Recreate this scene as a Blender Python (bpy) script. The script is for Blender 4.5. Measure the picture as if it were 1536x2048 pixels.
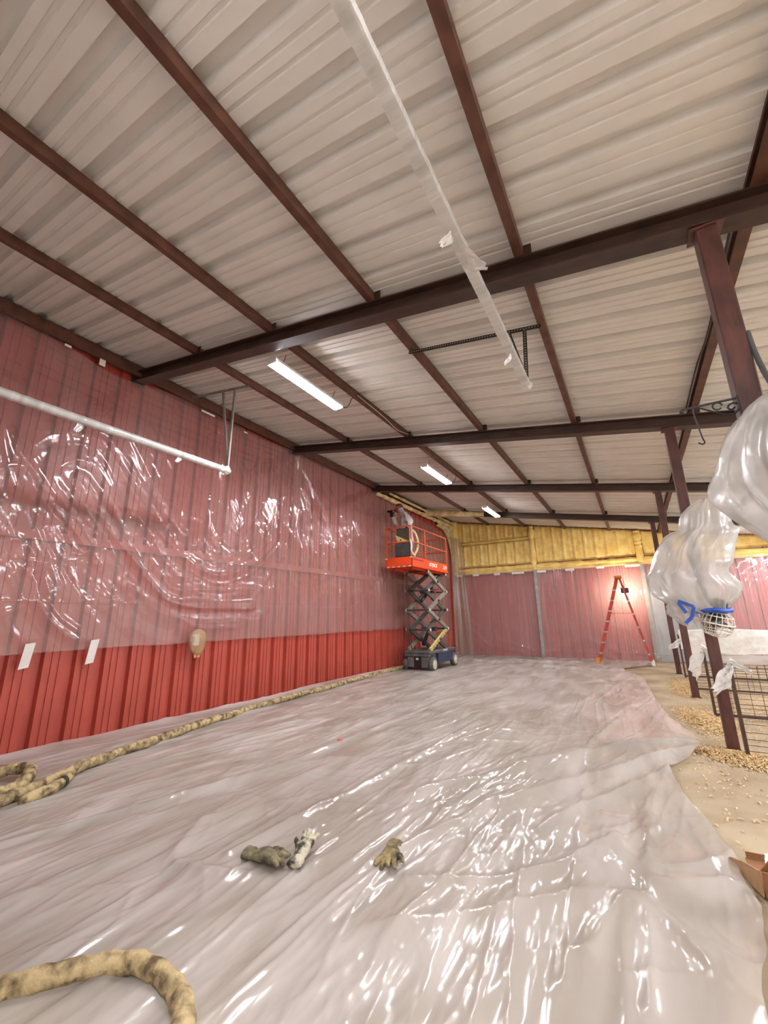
import bpy, bmesh, math, random
import numpy as np
from mathutils import Vector, Matrix

for o in list(bpy.data.objects): bpy.data.objects.remove(o)
SC = bpy.context.scene
COL = SC.collection
random.seed(7)

# ------------------------------------------------------------------ camera, world, exposure
F_PX, YAW, PITCH, ROLL, CAM_H = 816.43, 0.5368, 0.2495, -0.0135, 1.3404
fwd = Vector((-math.sin(YAW)*math.cos(PITCH), math.cos(YAW)*math.cos(PITCH), math.sin(PITCH)))
r0 = Vector((math.cos(YAW), math.sin(YAW), 0)); u0 = r0.cross(fwd)
rt = r0*math.cos(ROLL)+u0*math.sin(ROLL); up = u0*math.cos(ROLL)-r0*math.sin(ROLL)
cd = bpy.data.cameras.new('camera'); cam = bpy.data.objects.new('camera', cd); COL.objects.link(cam)
cd.sensor_fit = 'VERTICAL'; cd.sensor_height = 36.0; cd.sensor_width = 27.0
cd.lens = F_PX*36.0/2048.0; cd.clip_start = 0.02; cd.clip_end = 200
M = Matrix((rt, up, -fwd)).transposed().to_4x4(); M.translation = (0, 0, CAM_H)
cam.matrix_world = M
SC.camera = cam
W = bpy.data.worlds.new('world'); SC.world = W; W.use_nodes = True
W.node_tree.nodes['Background'].inputs[0].default_value = (0.5, 0.55, 0.65, 1)
W.node_tree.nodes['Background'].inputs[1].default_value = 0.02
SC.view_settings.view_transform = 'Standard'; SC.view_settings.look = 'None'
SC.view_settings.gamma = 1.0; SC.view_settings.use_curve_mapping = False
SC.view_settings.exposure = 1.15
SC.cycles.adaptive_threshold = .06; SC.cycles.max_bounces = 5; SC.cycles.diffuse_bounces = 3; SC.cycles.glossy_bounces = 2; SC.cycles.transparent_max_bounces = 6; SC.cycles.caustics_reflective = False; SC.cycles.caustics_refractive = False
LAMP_E = 90.0                       # strength of every LED strip in the building

# ------------------------------------------------------------------ room dimensions (metres)
WX = -5.524                        # left wall
RX = 6.2                           # right wall
YF, YB = -1.0, 14.289              # front wall (behind the camera), back wall
SL = -0.1687                       # roof falls to the right
BEAM_Z0, BEAM_D, PUR_D = 4.5158, 0.15, 0.10
BY = [2.589+3.05*i for i in range(-1, 4)]
def beam_bot(x): return BEAM_Z0+SL*(x-WX)
def pur_bot(x): return beam_bot(x)+BEAM_D
def roof_z(x): return pur_bot(x)+PUR_D

# ------------------------------------------------------------------ helpers
def tag(o, label=None, cat=None, group=None, kind=None):
    if label: o['label'] = label
    if cat: o['category'] = cat
    if group: o['group'] = group
    if kind: o['kind'] = kind
    return o
def empty(name, loc=(0, 0, 0), rz=0, label=None, cat=None, group=None, kind=None):
    o = bpy.data.objects.new(name, None); COL.objects.link(o)
    o.location = loc; o.rotation_euler = (0, 0, rz); o.empty_display_size = .1
    return tag(o, label, cat, group, kind)
def link(name, me, mat, parent=None, smooth=False):
    o = bpy.data.objects.new(name, me); COL.objects.link(o)
    if mat and not me.materials: me.materials.append(mat)
    if parent: o.parent = parent
    if smooth: me.polygons.foreach_set('use_smooth', [True]*len(me.polygons))
    return o
def copy_tree(o, parent=None):
    c = o.copy(); COL.objects.link(c); c.parent = parent
    for ch in list(o.children): copy_tree(ch, c)
    return c
class MB:
    def __init__(s): s.v = []; s.f = []
    def add(s, vs, fs):
        b = len(s.v); s.v += [tuple(p) for p in vs]; s.f += [tuple(b+i for i in f) for f in fs]; return s
    def box(s, c, d, R=None):
        hx, hy, hz = d[0]/2, d[1]/2, d[2]/2
        vs = [Vector((x, y, z)) for x in (-hx, hx) for y in (-hy, hy) for z in (-hz, hz)]
        if R is not None: vs = [R @ p for p in vs]
        c = Vector(c)
        return s.add([p+c for p in vs], [(0, 1, 3, 2), (4, 6, 7, 5), (0, 4, 5, 1), (2, 3, 7, 6), (0, 2, 6, 4), (1, 5, 7, 3)])
    def cbox(s, c, d, b, R=None):
        # box with chamfered vertical edges and top/bottom (octagon loft)
        hx, hy, hz = d[0]/2, d[1]/2, d[2]/2
        rings = []
        for z, i in ((-hz, b), (-hz+b, 0), (hz-b, 0), (hz, b)):
            x, y = hx-i, hy-i
            rings.append([Vector(p) for p in ((x, y-b, z), (x-b, y, z), (-x+b, y, z), (-x, y-b, z), (-x, -y+b, z), (-x+b, -y, z), (x-b, -y, z), (x, -y+b, z))])
        vs = [p for r in rings for p in r]
        if R is not None: vs = [R @ p for p in vs]
        c = Vector(c); fs = []
        for k in range(3):
            for i in range(8):
                j = (i+1) % 8; fs.append((k*8+i, k*8+j, k*8+8+j, k*8+8+i))
        fs.append(tuple(range(7, -1, -1))); fs.append(tuple(range(24, 32)))
        return s.add([p+c for p in vs], fs)
    def bar(s, a, b, w, h, upv=(0, 0, 1)):
        a, b = Vector(a), Vector(b); t = (b-a); L = t.length; t.normalize()
        u = Vector(upv); sd = t.cross(u)
        if sd.length < 1e-4: sd = t.cross(Vector((1, 0, 0)))
        sd.normalize(); u = sd.cross(t)
        return s.box((a+b)/2, (w, L, h), Matrix((sd, t, u)).transposed())
    def tube(s, pts, r, n=10, cap=True, closed=False):
        pts = [Vector(p) for p in pts]; N = len(pts)
        rr = r if isinstance(r, (list, tuple, np.ndarray)) else [r]*N
        ref = None; rings = []
        for i, p in enumerate(pts):
            if closed: t = pts[(i+1) % N]-pts[i-1]
            else: t = pts[min(i+1, N-1)]-pts[max(i-1, 0)]
            t.normalize()
            if ref is None:
                ref = t.cross(Vector((0, 0, 1)))
                if ref.length < .1: ref = t.cross(Vector((1, 0, 0)))
            ref = ref-t*ref.dot(t); ref.normalize(); b = t.cross(ref)
            rings.append([p+(ref*math.cos(2*math.pi*k/n)+b*math.sin(2*math.pi*k/n))*rr[i] for k in range(n)])
        vs = [q for g in rings for q in g]; fs = []
        for i in range(N if closed else N-1):
            a0, b0 = i*n, ((i+1) % N)*n
            for k in range(n): fs.append((a0+k, a0+(k+1) % n, b0+(k+1) % n, b0+k))
        if cap and not closed: fs += [tuple(range(n-1, -1, -1)), tuple((N-1)*n+k for k in range(n))]
        return s.add(vs, fs)
    def lathe(s, prof, c=(0, 0, 0), axis='z', n=24):
        vs = []; fs = []; c = Vector(c)
        for r, z in prof:
            for k in range(n):
                a = 2*math.pi*k/n; x, y = r*math.cos(a), r*math.sin(a)
                p = {'z': (x, y, z), 'x': (z, x, y), 'y': (y, z, x)}[axis]; vs.append(c+Vector(p))
        for i in range(len(prof)-1):
            for k in range(n): fs.append((i*n+k, i*n+(k+1) % n, (i+1)*n+(k+1) % n, (i+1)*n+k))
        fs += [tuple(range(n-1, -1, -1)), tuple((len(prof)-1)*n+k for k in range(n))]
        return s.add(vs, fs)
    def prism(s, poly, z0, z1, R=None, c=(0, 0, 0)):
        n = len(poly); vs = [Vector((x, y, z)) for z in (z0, z1) for x, y in poly]
        if R is not None: vs = [R @ p for p in vs]
        c = Vector(c)
        return s.add([p+c for p in vs], [tuple(range(n-1, -1, -1)), tuple(range(n, 2*n))]+[(i, (i+1) % n, n+(i+1) % n, n+i) for i in range(n)])
    def mesh(s, name):
        me = bpy.data.meshes.new(name); me.from_pydata(s.v, [], s.f); me.update(); return me
    def build(s, name, mat, parent=None, smooth=False, fix=True):
        me = s.mesh(name)
        if fix:
            bm = bmesh.new(); bm.from_mesh(me); bmesh.ops.recalc_face_normals(bm, faces=bm.faces); bm.to_mesh(me); bm.free()
        return link(name, me, mat, parent, smooth)
def autosmooth(o, ang=40):
    me = o.data; me.polygons.foreach_set('use_smooth', [True]*len(me.polygons))
    try: me.set_sharp_from_angle(angle=math.radians(ang))
    except Exception: pass
    return o
def grid_mesh(name, P, flip=False, keep=None):
    nu, nv = P.shape[:2]
    idx = np.arange(nu*nv).reshape(nu, nv)
    q = np.stack([idx[:-1, :-1], idx[1:, :-1], idx[1:, 1:], idx[:-1, 1:]], -1).reshape(-1, 4)
    if keep is not None: q = q[keep.reshape(-1)]
    if flip: q = q[:, ::-1]
    me = bpy.data.meshes.new(name)
    me.vertices.add(nu*nv); me.vertices.foreach_set('co', P.reshape(-1).astype(np.float32))
    me.loops.add(q.size); me.loops.foreach_set('vertex_index', q.reshape(-1).astype(np.int32))
    me.polygons.add(len(q)); me.polygons.foreach_set('loop_start', (np.arange(len(q))*4).astype(np.int32))
    me.update(calc_edges=True); me.validate()
    me.polygons.foreach_set('use_smooth', [True]*len(me.polygons))
    return me
# numpy noise
_rng = np.random.RandomState(11); _T = _rng.rand(256, 256)
def vn(x, y, seed=0):
    x = x+seed*17.31; y = y+seed*9.77
    xi = np.floor(x).astype(int); yi = np.floor(y).astype(int); fx = x-xi; fy = y-yi
    fx = fx*fx*fx*(fx*(fx*6-15)+10); fy = fy*fy*fy*(fy*(fy*6-15)+10)
    a = _T[xi % 256, yi % 256]; b = _T[(xi+1) % 256, yi % 256]; c = _T[xi % 256, (yi+1) % 256]; d = _T[(xi+1) % 256, (yi+1) % 256]
    return a+(b-a)*fx+(c-a)*fy+(a-b-c+d)*fx*fy
def ridge(x, y, seed=0): return 1-np.abs(2*vn(x, y, seed)-1)
def fbm(x, y, seed=0, o=3):
    t = 0; a = .5
    for k in range(o): t = t+a*vn(x*2**k, y*2**k, seed+k*3); a *= .5
    return t
def pdist(U, V, pts):
    best = np.full(U.shape, 1e9)
    for (x0, y0), (x1, y1) in zip(pts[:-1], pts[1:]):
        dx, dy = x1-x0, y1-y0; L = dx*dx+dy*dy+1e-12
        t = np.clip(((U-x0)*dx+(V-y0)*dy)/L, 0, 1)
        best = np.minimum(best, np.hypot(U-x0-t*dx, V-y0-t*dy))
    return best
def smooth_pts(pts, n=8):
    pts = [Vector(p) for p in pts]; out = []
    for i in range(len(pts)-1):
        p0, p1, p2, p3 = pts[max(i-1, 0)], pts[i], pts[i+1], pts[min(i+2, len(pts)-1)]
        for k in range(n):
            t = k/n
            out.append(.5*((2*p1)+(p2-p0)*t+(2*p0-5*p1+4*p2-p3)*t*t+(3*p1-p0-3*p2+p3)*t**3))
    out.append(pts[-1]); return out

# ------------------------------------------------------------------ materials
def lin(c):
    return tuple((x/255/12.92 if x/255 <= .04045 else ((x/255+.055)/1.055)**2.4) for x in c)+(1,)
MATS = {}
def mat(name, rgb, rough=.6, metal=0, var=.12, scale=6, rgb2=None, bump=0, bscale=40, spec=.5, stretch=(1, 1, 1), detail=4, lo=.35, hi=.65):
    m = bpy.data.materials.new(name); m.use_nodes = True; nt = m.node_tree; b = nt.nodes['Principled BSDF']
    b.inputs['Roughness'].default_value = rough; b.inputs['Metallic'].default_value = metal
    b.inputs['Specular IOR Level'].default_value = spec
    tc = nt.nodes.new('ShaderNodeTexCoord'); mp = nt.nodes.new('ShaderNodeMapping'); mp.inputs['Scale'].default_value = stretch
    nt.links.new(tc.outputs['Object'], mp.inputs[0])
    nz = nt.nodes.new('ShaderNodeTexNoise'); nz.inputs['Scale'].default_value = scale; nz.inputs['Detail'].default_value = detail
    nt.links.new(mp.outputs[0], nz.inputs['Vector'])
    cr = nt.nodes.new('ShaderNodeValToRGB'); c = lin(rgb)
    c2 = lin(rgb2) if rgb2 else tuple(x*(1-var*2) for x in c[:3])+(1,)
    c1 = c if rgb2 else tuple(min(1, x*(1+var)) for x in c[:3])+(1,)
    cr.color_ramp.elements[0].position = lo; cr.color_ramp.elements[1].position = hi
    cr.color_ramp.elements[0].color = c2; cr.color_ramp.elements[1].color = c1
    nt.links.new(nz.outputs['Fac'], cr.inputs[0]); nt.links.new(cr.outputs[0], b.inputs['Base Color'])
    if bump:
        n2 = nt.nodes.new('ShaderNodeTexNoise'); n2.inputs['Scale'].default_value = bscale; n2.inputs['Detail'].default_value = 5
        nt.links.new(mp.outputs[0], n2.inputs['Vector'])
        bp = nt.nodes.new('ShaderNodeBump'); bp.inputs['Strength'].default_value = bump; bp.inputs['Distance'].default_value = .02
        nt.links.new(n2.outputs['Fac'], bp.inputs['Height']); nt.links.new(bp.outputs[0], b.inputs['Normal'])
    MATS[name] = m; return m
def film(name, haze=.4, hazevar=.15, color=(235, 232, 228), rough=.16, bump=.25, bscale=30, stretch=(1, 1, 1), hscale=1.2, ior=1.5, dist=.01, transl=.3, crumple=0):
    m = bpy.data.materials.new(name); m.use_nodes = True; nt = m.node_tree; nt.nodes.clear(); N = nt.nodes.new; L = nt.links.new
    out = N('ShaderNodeOutputMaterial'); tc = N('ShaderNodeTexCoord'); mp = N('ShaderNodeMapping'); mp.inputs['Scale'].default_value = stretch
    L(tc.outputs['Object'], mp.inputs[0])
    def mth(op, x, y=None):
        q = N('ShaderNodeMath'); q.operation = op; L(x, q.inputs[0])
        if y is not None: q.inputs[1].default_value = y
        return q.outputs[0]
    nrm = None
    if bump >= .05:
        if crumple:
            vo = N('ShaderNodeTexVoronoi'); vo.inputs['Scale'].default_value = crumple; L(mp.outputs[0], vo.inputs['Vector']); acc = vo.outputs['Distance']
        else:
            nz = N('ShaderNodeTexNoise'); nz.inputs['Scale'].default_value = bscale; nz.inputs['Detail'].default_value = 1.0; L(mp.outputs[0], nz.inputs['Vector'])
            acc = mth('ABSOLUTE', mth('SUBTRACT', nz.outputs['Fac'], .5)); acc = mth('MULTIPLY', acc, -3.0)
        bp = N('ShaderNodeBump'); bp.inputs['Strength'].default_value = bump; bp.inputs['Distance'].default_value = dist
        L(acc, bp.inputs['Height']); nrm = bp.outputs[0]
    hz = N('ShaderNodeTexNoise'); hz.inputs['Scale'].default_value = hscale; hz.inputs['Detail'].default_value = 1.5; hz.inputs['Distortion'].default_value = .8
    L(mp.outputs[0], hz.inputs['Vector'])
    mr = N('ShaderNodeMapRange'); mr.inputs['From Min'].default_value = .3; mr.inputs['From Max'].default_value = .7
    mr.inputs['To Min'].default_value = max(0, haze-hazevar); mr.inputs['To Max'].default_value = min(1, haze+hazevar)
    L(hz.outputs['Fac'], mr.inputs['Value'])
    t = N('ShaderNodeBsdfTransparent'); t.inputs[0].default_value = (.97, .97, .97, 1)
    d = N('ShaderNodeBsdfDiffuse'); d.inputs[0].default_value = lin(color)
    if nrm: L(nrm, d.inputs['Normal'])
    tl = N('ShaderNodeBsdfTranslucent'); tl.inputs[0].default_value = lin(color)
    md = N('ShaderNodeMixShader'); md.inputs[0].default_value = transl; L(d.outputs[0], md.inputs[1]); L(tl.outputs[0], md.inputs[2])
    m1 = N('ShaderNodeMixShader'); L(mr.outputs[0], m1.inputs[0]); L(t.outputs[0], m1.inputs[1]); L(md.outputs[0], m1.inputs[2])
    g = N('ShaderNodeBsdfGlossy'); g.inputs['Roughness'].default_value = rough
    if nrm: L(nrm, g.inputs['Normal'])
    lw = N('ShaderNodeLayerWeight'); lw.inputs['Blend'].default_value = 1-1/ior
    if nrm: L(nrm, lw.inputs['Normal'])
    m2 = N('ShaderNodeMixShader'); L(mth('MINIMUM', lw.outputs['Fresnel'], .32), m2.inputs[0]); L(m1.outputs[0], m2.inputs[1]); L(g.outputs[0], m2.inputs[2])
    L(m2.outputs[0], out.inputs[0]); MATS[name] = m; return m
def emit(name, rgb, strength):
    m = bpy.data.materials.new(name); m.use_nodes = True; nt = m.node_tree; b = nt.nodes['Principled BSDF']
    b.inputs['Base Color'].default_value = lin(rgb); b.inputs['Emission Color'].default_value = lin(rgb); b.inputs['Emission Strength'].default_value = strength
    MATS[name] = m; return m
steel = mat('primer_red_steel', (106, 66, 50), .5, var=.15, scale=9, rgb2=(80, 48, 36))
beamm = mat('dark_primer_beam', (70, 48, 38), .42, scale=5, rgb2=(52, 35, 28), stretch=(1, 4, 4))
postm = mat('dark_primer_post', (92, 52, 44), .45, scale=7, rgb2=(68, 40, 34), stretch=(4, 4, 1))
roofm = mat('white_roof_metal', (230, 225, 218), .5, var=.03, scale=2)
redm = mat('red_wall_metal', (176, 74, 60), .38, var=.05, scale=3)
whitem = mat('white_paint', (225, 222, 216), .45, var=.03)
concm = mat('concrete', (176, 158, 130), .75, scale=1.6, rgb2=(142, 122, 94), bump=.15, bscale=60, detail=8)
foamm = mat('yellow_spray_foam', (250, 222, 140), .62, scale=5, rgb2=(234, 194, 106), bump=.5, bscale=28)
foamc = mat('cream_spray_foam', (238, 222, 172), .65, scale=8, rgb2=(196, 170, 108), bump=.5, bscale=30)
wallfilm = film('wall_film', .135, .03, (250, 238, 236), .115, .03, 8, (1, 1.4, .7), .9, dist=.012, transl=.1, ior=1.75)
backfilm = film('back_wall_film', .195, .035, (236, 224, 226), .07, .08, 7, (1, 1, .5), .8, transl=.1)
floorfilm = film('floor_film', .62, .21, (216, 207, 199), .19, .36, 7, (2.2, .7, 1), 1.3, dist=.012, transl=.2, crumple=9)
bagfilm = film('bag_film', .48, .18, (240, 236, 230), .25, .25, 14, (1, 1, .6), 3, transl=.5)
wrapfilm = film('wrap_film', .86, .12, (240, 237, 230), .22, .3, 30, (1, 1, 1), 8, transl=.3)
trackfilm = film('track_wrap_film', .86, .2, (252, 250, 246), .2, .25, 12, (.3, 3, .3), 3.2, transl=.3)
clothm = mat('tan_hose_cloth', (190, 168, 124), .85, scale=16, rgb2=(98, 80, 54), bump=.7, bscale=26, lo=.36, hi=.58, detail=7)
grimem = mat('dark_grime_cloth', (70, 62, 50), .85, scale=14, rgb2=(28, 26, 24), bump=.5, bscale=30)
orangem = mat('orange_lift_paint', (222, 72, 30), .42, var=.08, scale=5)
railm = mat('orange_rail_paint', (196, 84, 48), .45, var=.12, scale=8)
armm = mat('grey_scissor_arm', (138, 134, 120), .5, var=.12, scale=7)
armd = mat('dark_scissor_arm', (84, 82, 76), .55, var=.12, scale=7)
darkm = mat('dark_grey_metal', (66, 64, 62), .55, var=.15)
chasm = mat('lift_chassis_grey', (104, 102, 98), .55, scale=5, rgb2=(72, 70, 68))
bluem = mat('dark_blue_panel', (52, 62, 86), .5, var=.15)
blackm = mat('black_plastic', (24, 24, 25), .5)
tyrem = mat('grey_tyre', (92, 90, 86), .75, var=.12)
hubm = mat('cream_wheel_hub', (208, 200, 180), .55)
yelm = mat('yellow_warning_label', (196, 184, 110), .6)
suitm = mat('white_coverall', (214, 206, 202), .7, scale=5, rgb2=(176, 166, 160), bump=.35, bscale=14)
skinm = mat('skin', (190, 140, 116), .6)
respm = mat('red_respirator', (150, 36, 40), .45)
alum = mat('aluminium', (188, 186, 182), .35, metal=.7)
perfm = mat('perforated_steel', (58, 56, 52), .45, metal=.4)
perfg = mat('galvanised_angle', (150, 142, 134), .45, metal=.4)
fibm = mat('red_fibreglass', (178, 62, 42), .5, var=.1)
ofoot = mat('orange_ladder_plastic', (206, 132, 52), .55)
tapem = mat('white_tape', (232, 226, 220), .5, var=.03)
bluet = mat('blue_tape', (38, 78, 172), .5, var=.1)
cagem = mat('white_cage_wire', (228, 222, 208), .45, var=.03)
cardm = mat('cardboard', (190, 152, 112), .8, var=.06, scale=12, stretch=(1, 8, 1))
cardd = mat('cardboard_inside', (150, 104, 68), .85, var=.08)  # darker cardboard: shade on the box's inside and near side put into colour
shavm = mat('wood_shavings', (226, 198, 148), .85, scale=30, rgb2=(182, 142, 92))
glovem = mat('dirty_glove', (140, 130, 98), .85, scale=16, rgb2=(58, 54, 42), bump=.6, bscale=40)
glovew = mat('pale_dirty_glove', (200, 192, 168), .85, scale=13, rgb2=(62, 56, 46), bump=.6, bscale=40, lo=.42, hi=.56)
glovey = mat('ochre_dirty_glove', (160, 140, 96), .85, scale=16, rgb2=(66, 60, 46), bump=.6, bscale=40)
greyd = mat('grey_door_paint', (150, 154, 156), .5, var=.04)
wirem = mat('dark_wire', (78, 58, 48), .55, metal=.3)
cordw = mat('pale_cord', (196, 190, 182), .6)
ledm = emit('led_diffuser', (250, 250, 255), LAMP_E)
workm = emit('work_lamp_glass', (255, 236, 208), 220)

# ------------------------------------------------------------------ structure
def panel_profile(n_ribs=3, pitch=.305, depth=.055):
    # one sheet: list of (along, outwards); major ribs rise outwards, two small stiffeners between
    pts = []
    for k in range(n_ribs):
        c = pitch*k
        pts += [(c, 0), (c+.004, 0), (c+.020, depth), (c+.080, depth), (c+.096, 0)]
        for q in (.155, .225):
            pts += [(c+q-.014, 0), (c+q-.009, .011), (c+q+.009, .011), (c+q+.014, 0)]
    pts.append((pitch*n_ribs, 0)); return pts
PP = panel_profile()
def sheet_mesh(name, to3d, v0, v1):
    mb = MB(); n = len(PP)
    for v in (v0, v1):
        mb.v += [tuple(to3d(a, o, v)) for a, o in PP]
    mb.f = [(i, i+1, n+i+1, n+i) for i in range(n-1)]
    return mb.mesh(name)
# floor
fl = MB().box(((WX+RX)/2, (YF+YB)/2, -.1), (RX-WX+.4, YB-YF+.4, .2)).build('floor', concm); tag(fl, kind='structure')
# ceiling: sheets run up the slope, ribs along X, each sheet 0.915 m wide in Y
ceil = empty('ceiling', kind='structure')
rib0 = .52-.05-.915*2
sm = sheet_mesh('roof_panel', lambda a, o, x: (x, a, roof_z(x)+o), WX-.02, RX+.05); sm.materials.append(roofm)
k = 0
while rib0+k*.915 < YB+.05:
    o = link('roof_panel', sm, roofm, ceil); o.location.y = rib0+k*.915; k += 1
# left wall: sheets 0.915 m wide, ribs vertical
wl = empty('wall_left', kind='structure')
sm = sheet_mesh('wall_panel', lambda a, o, z: (WX-o, a, z), 0, roof_z(WX)+.03); sm.materials.append(redm)
y0 = 2.055-.05-.915*4; k = 0
while y0+k*.915 < YB:
    o = link('wall_panel', sm, redm, wl); o.location.y = y0+k*.915; k += 1
# back wall: sheets following X, height follows the roof
wb = empty('wall_back', kind='structure'); x = WX; 
while x < RX:
    sm = sheet_mesh('wall_panel', lambda a, o, t, x=x: (x+a, YB+o, t*(roof_z(x+a)+.02)), 0, 1)
    link('wall_panel', sm, redm, wb); x += .915
wr = MB().box((RX+.05, (YF+YB)/2, 1.5), (.1, YB-YF+.3, 3.2)).build('wall_right', roofm); tag(wr, kind='structure')
mb = MB(); mb.add([(WX-.1, YF-.1, 0), (RX+.1, YF-.1, 0), (RX+.1, YF-.1, roof_z(RX)+.1), (WX-.1, YF-.1, roof_z(WX)+.1)], [(0, 1, 2, 3)])
mb.add([(WX-.1, YF, 0), (RX+.1, YF, 0), (RX+.1, YF, roof_z(RX)+.1), (WX-.1, YF, roof_z(WX)+.1)], [(3, 2, 1, 0)])
wf = mb.build('wall_front', roofm); tag(wf, kind='structure')
d1 = empty('door_1', (-2.48, YF+.04, 0), kind='structure')
for i in range(6):
    MB().cbox((0, 0, .265+i*.53), (3.7, .05, .52), .012).build('door_panel', whitem, d1)
# grey door in the back wall behind the film
d2 = empty('door_2', (1.12, YB-.03, 0), kind='structure')
MB().cbox((0, 0, 1.2), (1.42, .05, 2.4), .01).build('door_leaf', greyd, d2)
for sx in (-.75, .75): MB().box((sx, -.01, 1.22), (.08, .08, 2.44)).build('door_frame', greyd, d2)

# beams
def ibeam(y, x0, x1, wdt=.13, t=.012):
    mb = MB(); d = BEAM_D
    def slab(dy, dz, sy, sz):
        vs = []
        for x in (x0, x1):
            zc = beam_bot(x)+dz
            vs += [(x, y+dy-sy/2, zc-sz/2), (x, y+dy+sy/2, zc-sz/2), (x, y+dy+sy/2, zc+sz/2), (x, y+dy-sy/2, zc+sz/2)]
        mb.add(vs, [(0, 1, 2, 3), (7, 6, 5, 4), (0, 4, 5, 1), (1, 5, 6, 2), (2, 6, 7, 3), (3, 7, 4, 0)])
    slab(0, t/2, wdt, t); slab(0, d-t/2, wdt, t); slab(0, d/2, .012, d-2*t)
    return mb
bl = ['dark brown steel I-beam above the photographer by the front door wall', 'dark brown steel I-beam crossing the ceiling nearest, holding the tallest post',
      'dark brown steel I-beam, second one back, carrying the post with the bagged fan', 'dark brown steel I-beam, third one back, ending above the lift worker',
      'dark brown steel I-beam farthest back, its left end coated with foam']
for i, y in enumerate(BY):
    e = empty('roof_beam', (0, 0, 0), label=bl[i], cat='steel beam', group='roof beams crossing the ceiling')
    ibeam(y, WX+.03, RX-.02).build('beam_section', beamm, e)
    MB().box((WX+.035, y, beam_bot(WX)+.075), (.015, .17, .2)).build('end_plate', beamm, e)
    for px in (-4.16, -2.9, -1.635, -.39, .85):
        MB().bar((px+.075, y-.04, pur_bot(px)), (px+.075, y-.04, pur_bot(px)+.09), .006, .07).build('purlin_clip', beamm, e)
# purlins
pl_ = ['rust brown eave strut running along the top of the red left wall', 'rust brown roof purlin, first one out from the left wall', 'rust brown roof purlin directly above the row of LED strip lights',
       'rust brown roof purlin between the LED lights and the wrapped centre track', 'rust brown roof purlin just right of the wrapped centre track', 'rust brown roof purlin crossing behind the posts at the right',
       'rust brown roof purlin right of the posts, over the pens', 'rust brown roof purlin over the far right pens', 'rust brown roof purlin nearest the right wall', 'rust brown eave purlin on the right wall']
for i in range(10):
    x = WX+.02 if i == 0 else -4.16+1.255*(i-1)
    wd = .062; t = .005; dz = PUR_D-.002
    if x+wd > RX: break
    prof = [(0, 0), (wd, 0), (wd, dz), (0, dz), (0, dz-.018), (t, dz-.018), (t, dz-t), (wd-t, dz-t), (wd-t, t), (t, t), (t, .018), (0, .018)]
    if i == 0: wd = .1; dz = .16; prof = [(0, -.06), (wd, -.06-wd*.17), (wd, dz-.06-wd*.17), (0, dz-.06)]
    mb = MB(); n = len(prof)
    for y in (YF+.01, YB-.01): mb.v += [(x+a, y, pur_bot(x)+SL*a+b+.001) for a, b in prof]
    mb.f = [tuple(range(n)), tuple(range(2*n-1, n-1, -1))]+[(j, (j+1) % n, n+(j+1) % n, n+j) for j in range(n)]
    o = mb.build('roof_purlin', steel); tag(o, pl_[i], 'purlin', 'roof purlins under the white sheets')
# posts
PX = .6436
po = ['dark brown steel post nearest, rising beside the iron scroll bracket', 'dark brown steel post standing behind the bagged fan with blue tape', 'dark brown steel post, second behind the bagged fan', 'dark brown steel post farthest back, near the ladder']
for i, y in enumerate(BY[1:]):
    e = empty('steel_post', (PX, y, 0), label=po[i], cat='post', group='steel posts along the pens')
    hgt = beam_bot(PX)-.004
    MB().cbox((0, 0, hgt/2), (.1, .1, hgt), .006).build('tube', postm, e)
    MB().box((0, 0, hgt-.008), (.16, .13, .012)).build('cap_plate', postm, e)
    MB().box((0, 0, .006), (.13, .13, .012)).build('base_plate', postm, e)
# girts and columns of the back wall
for i, x in enumerate((-2.68, .33, 3.4)):
    h = roof_z(x)-.05
    o = MB().box((x, YB-.06, h/2), (.1, .1, h)).build('wall_column', perfg); o.name = 'wall_column'
    tag(o, ['grey steel column of the back wall left of the ladder', 'grey steel column of the back wall right of the ladder', 'grey steel column of the back wall hidden at the far right'][i], 'column', 'back wall columns')
# left wall girts
for i, (z, y1) in enumerate(((2.25, 13.9),)):
    o = MB().box((WX+.018, (YF+y1)/2, z), (.03, y1-YF, .1)).build('wall_girt', redm); tag(o, 'red horizontal girt behind the film on the left wall', 'girt')

# ------------------------------------------------------------------ film on the left wall
NY, NZ = 900, 330
yy = np.linspace(-.6, 13.6, NY); zz = np.linspace(0, 1, NZ)
Yg, Tg = np.meshgrid(yy, zz, indexing='ij')
topz = 4.60+.03*np.sin(Yg*2.1)-.05*np.exp(-((Yg-4.2)/.7)**2)+.03*(vn(Yg*3, Yg*0, 5)-.5)-.10*np.exp(-((Yg-2.4)/.5)**2)-np.clip((Yg-8.3)*.10, 0, .5)
botz = 1.012+.02*(vn(Yg*2.2, Yg*0, 8)-.5)-np.clip((Yg-10.9)*2.2, 0, .98)
Zg = botz+(topz-botz)*Tg
D = .045+.02*fbm(Yg*.8, Zg*.8, 3)
def fold(pts, A, w, env=.0, freq=7.0, seed=1):
    # a main fold along a curve plus families of finer folds running parallel to it
    global D
    p_ = smooth_pts([(a, b, 0) for a, b in pts], 6); d = pdist(Yg, Zg, [(p.x, p.y) for p in p_])
    wob = .5+vn(Yg*1.3, Zg*1.3, 20+seed)
    D = D+A*.5*wob*np.exp(-np.abs(d/w)**1.6)
    if env:
        q = d+.10*(vn(Yg*1.1, Zg*1.1, 31+seed)-.5); g = np.exp(-(d/env)**2)*(.3+1.2*vn(Yg*1.2, Zg*1.2, 50+seed))
        D = D+A*g*(.36*ridge(q*freq*.8, .2*Yg+.2*Zg, 40+seed)**2+.10*ridge(q*freq*2.1, .6*Yg+.6*Zg, 60+seed)**2)
fold([(2.25, 3.52), (2.76, 2.87), (3.23, 2.4), (3.82, 2.04), (4.27, 2.0), (4.95, 2.35), (5.39, 3.01), (5.7, 4.51)], .075, .06, .5, 8, 1)
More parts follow.
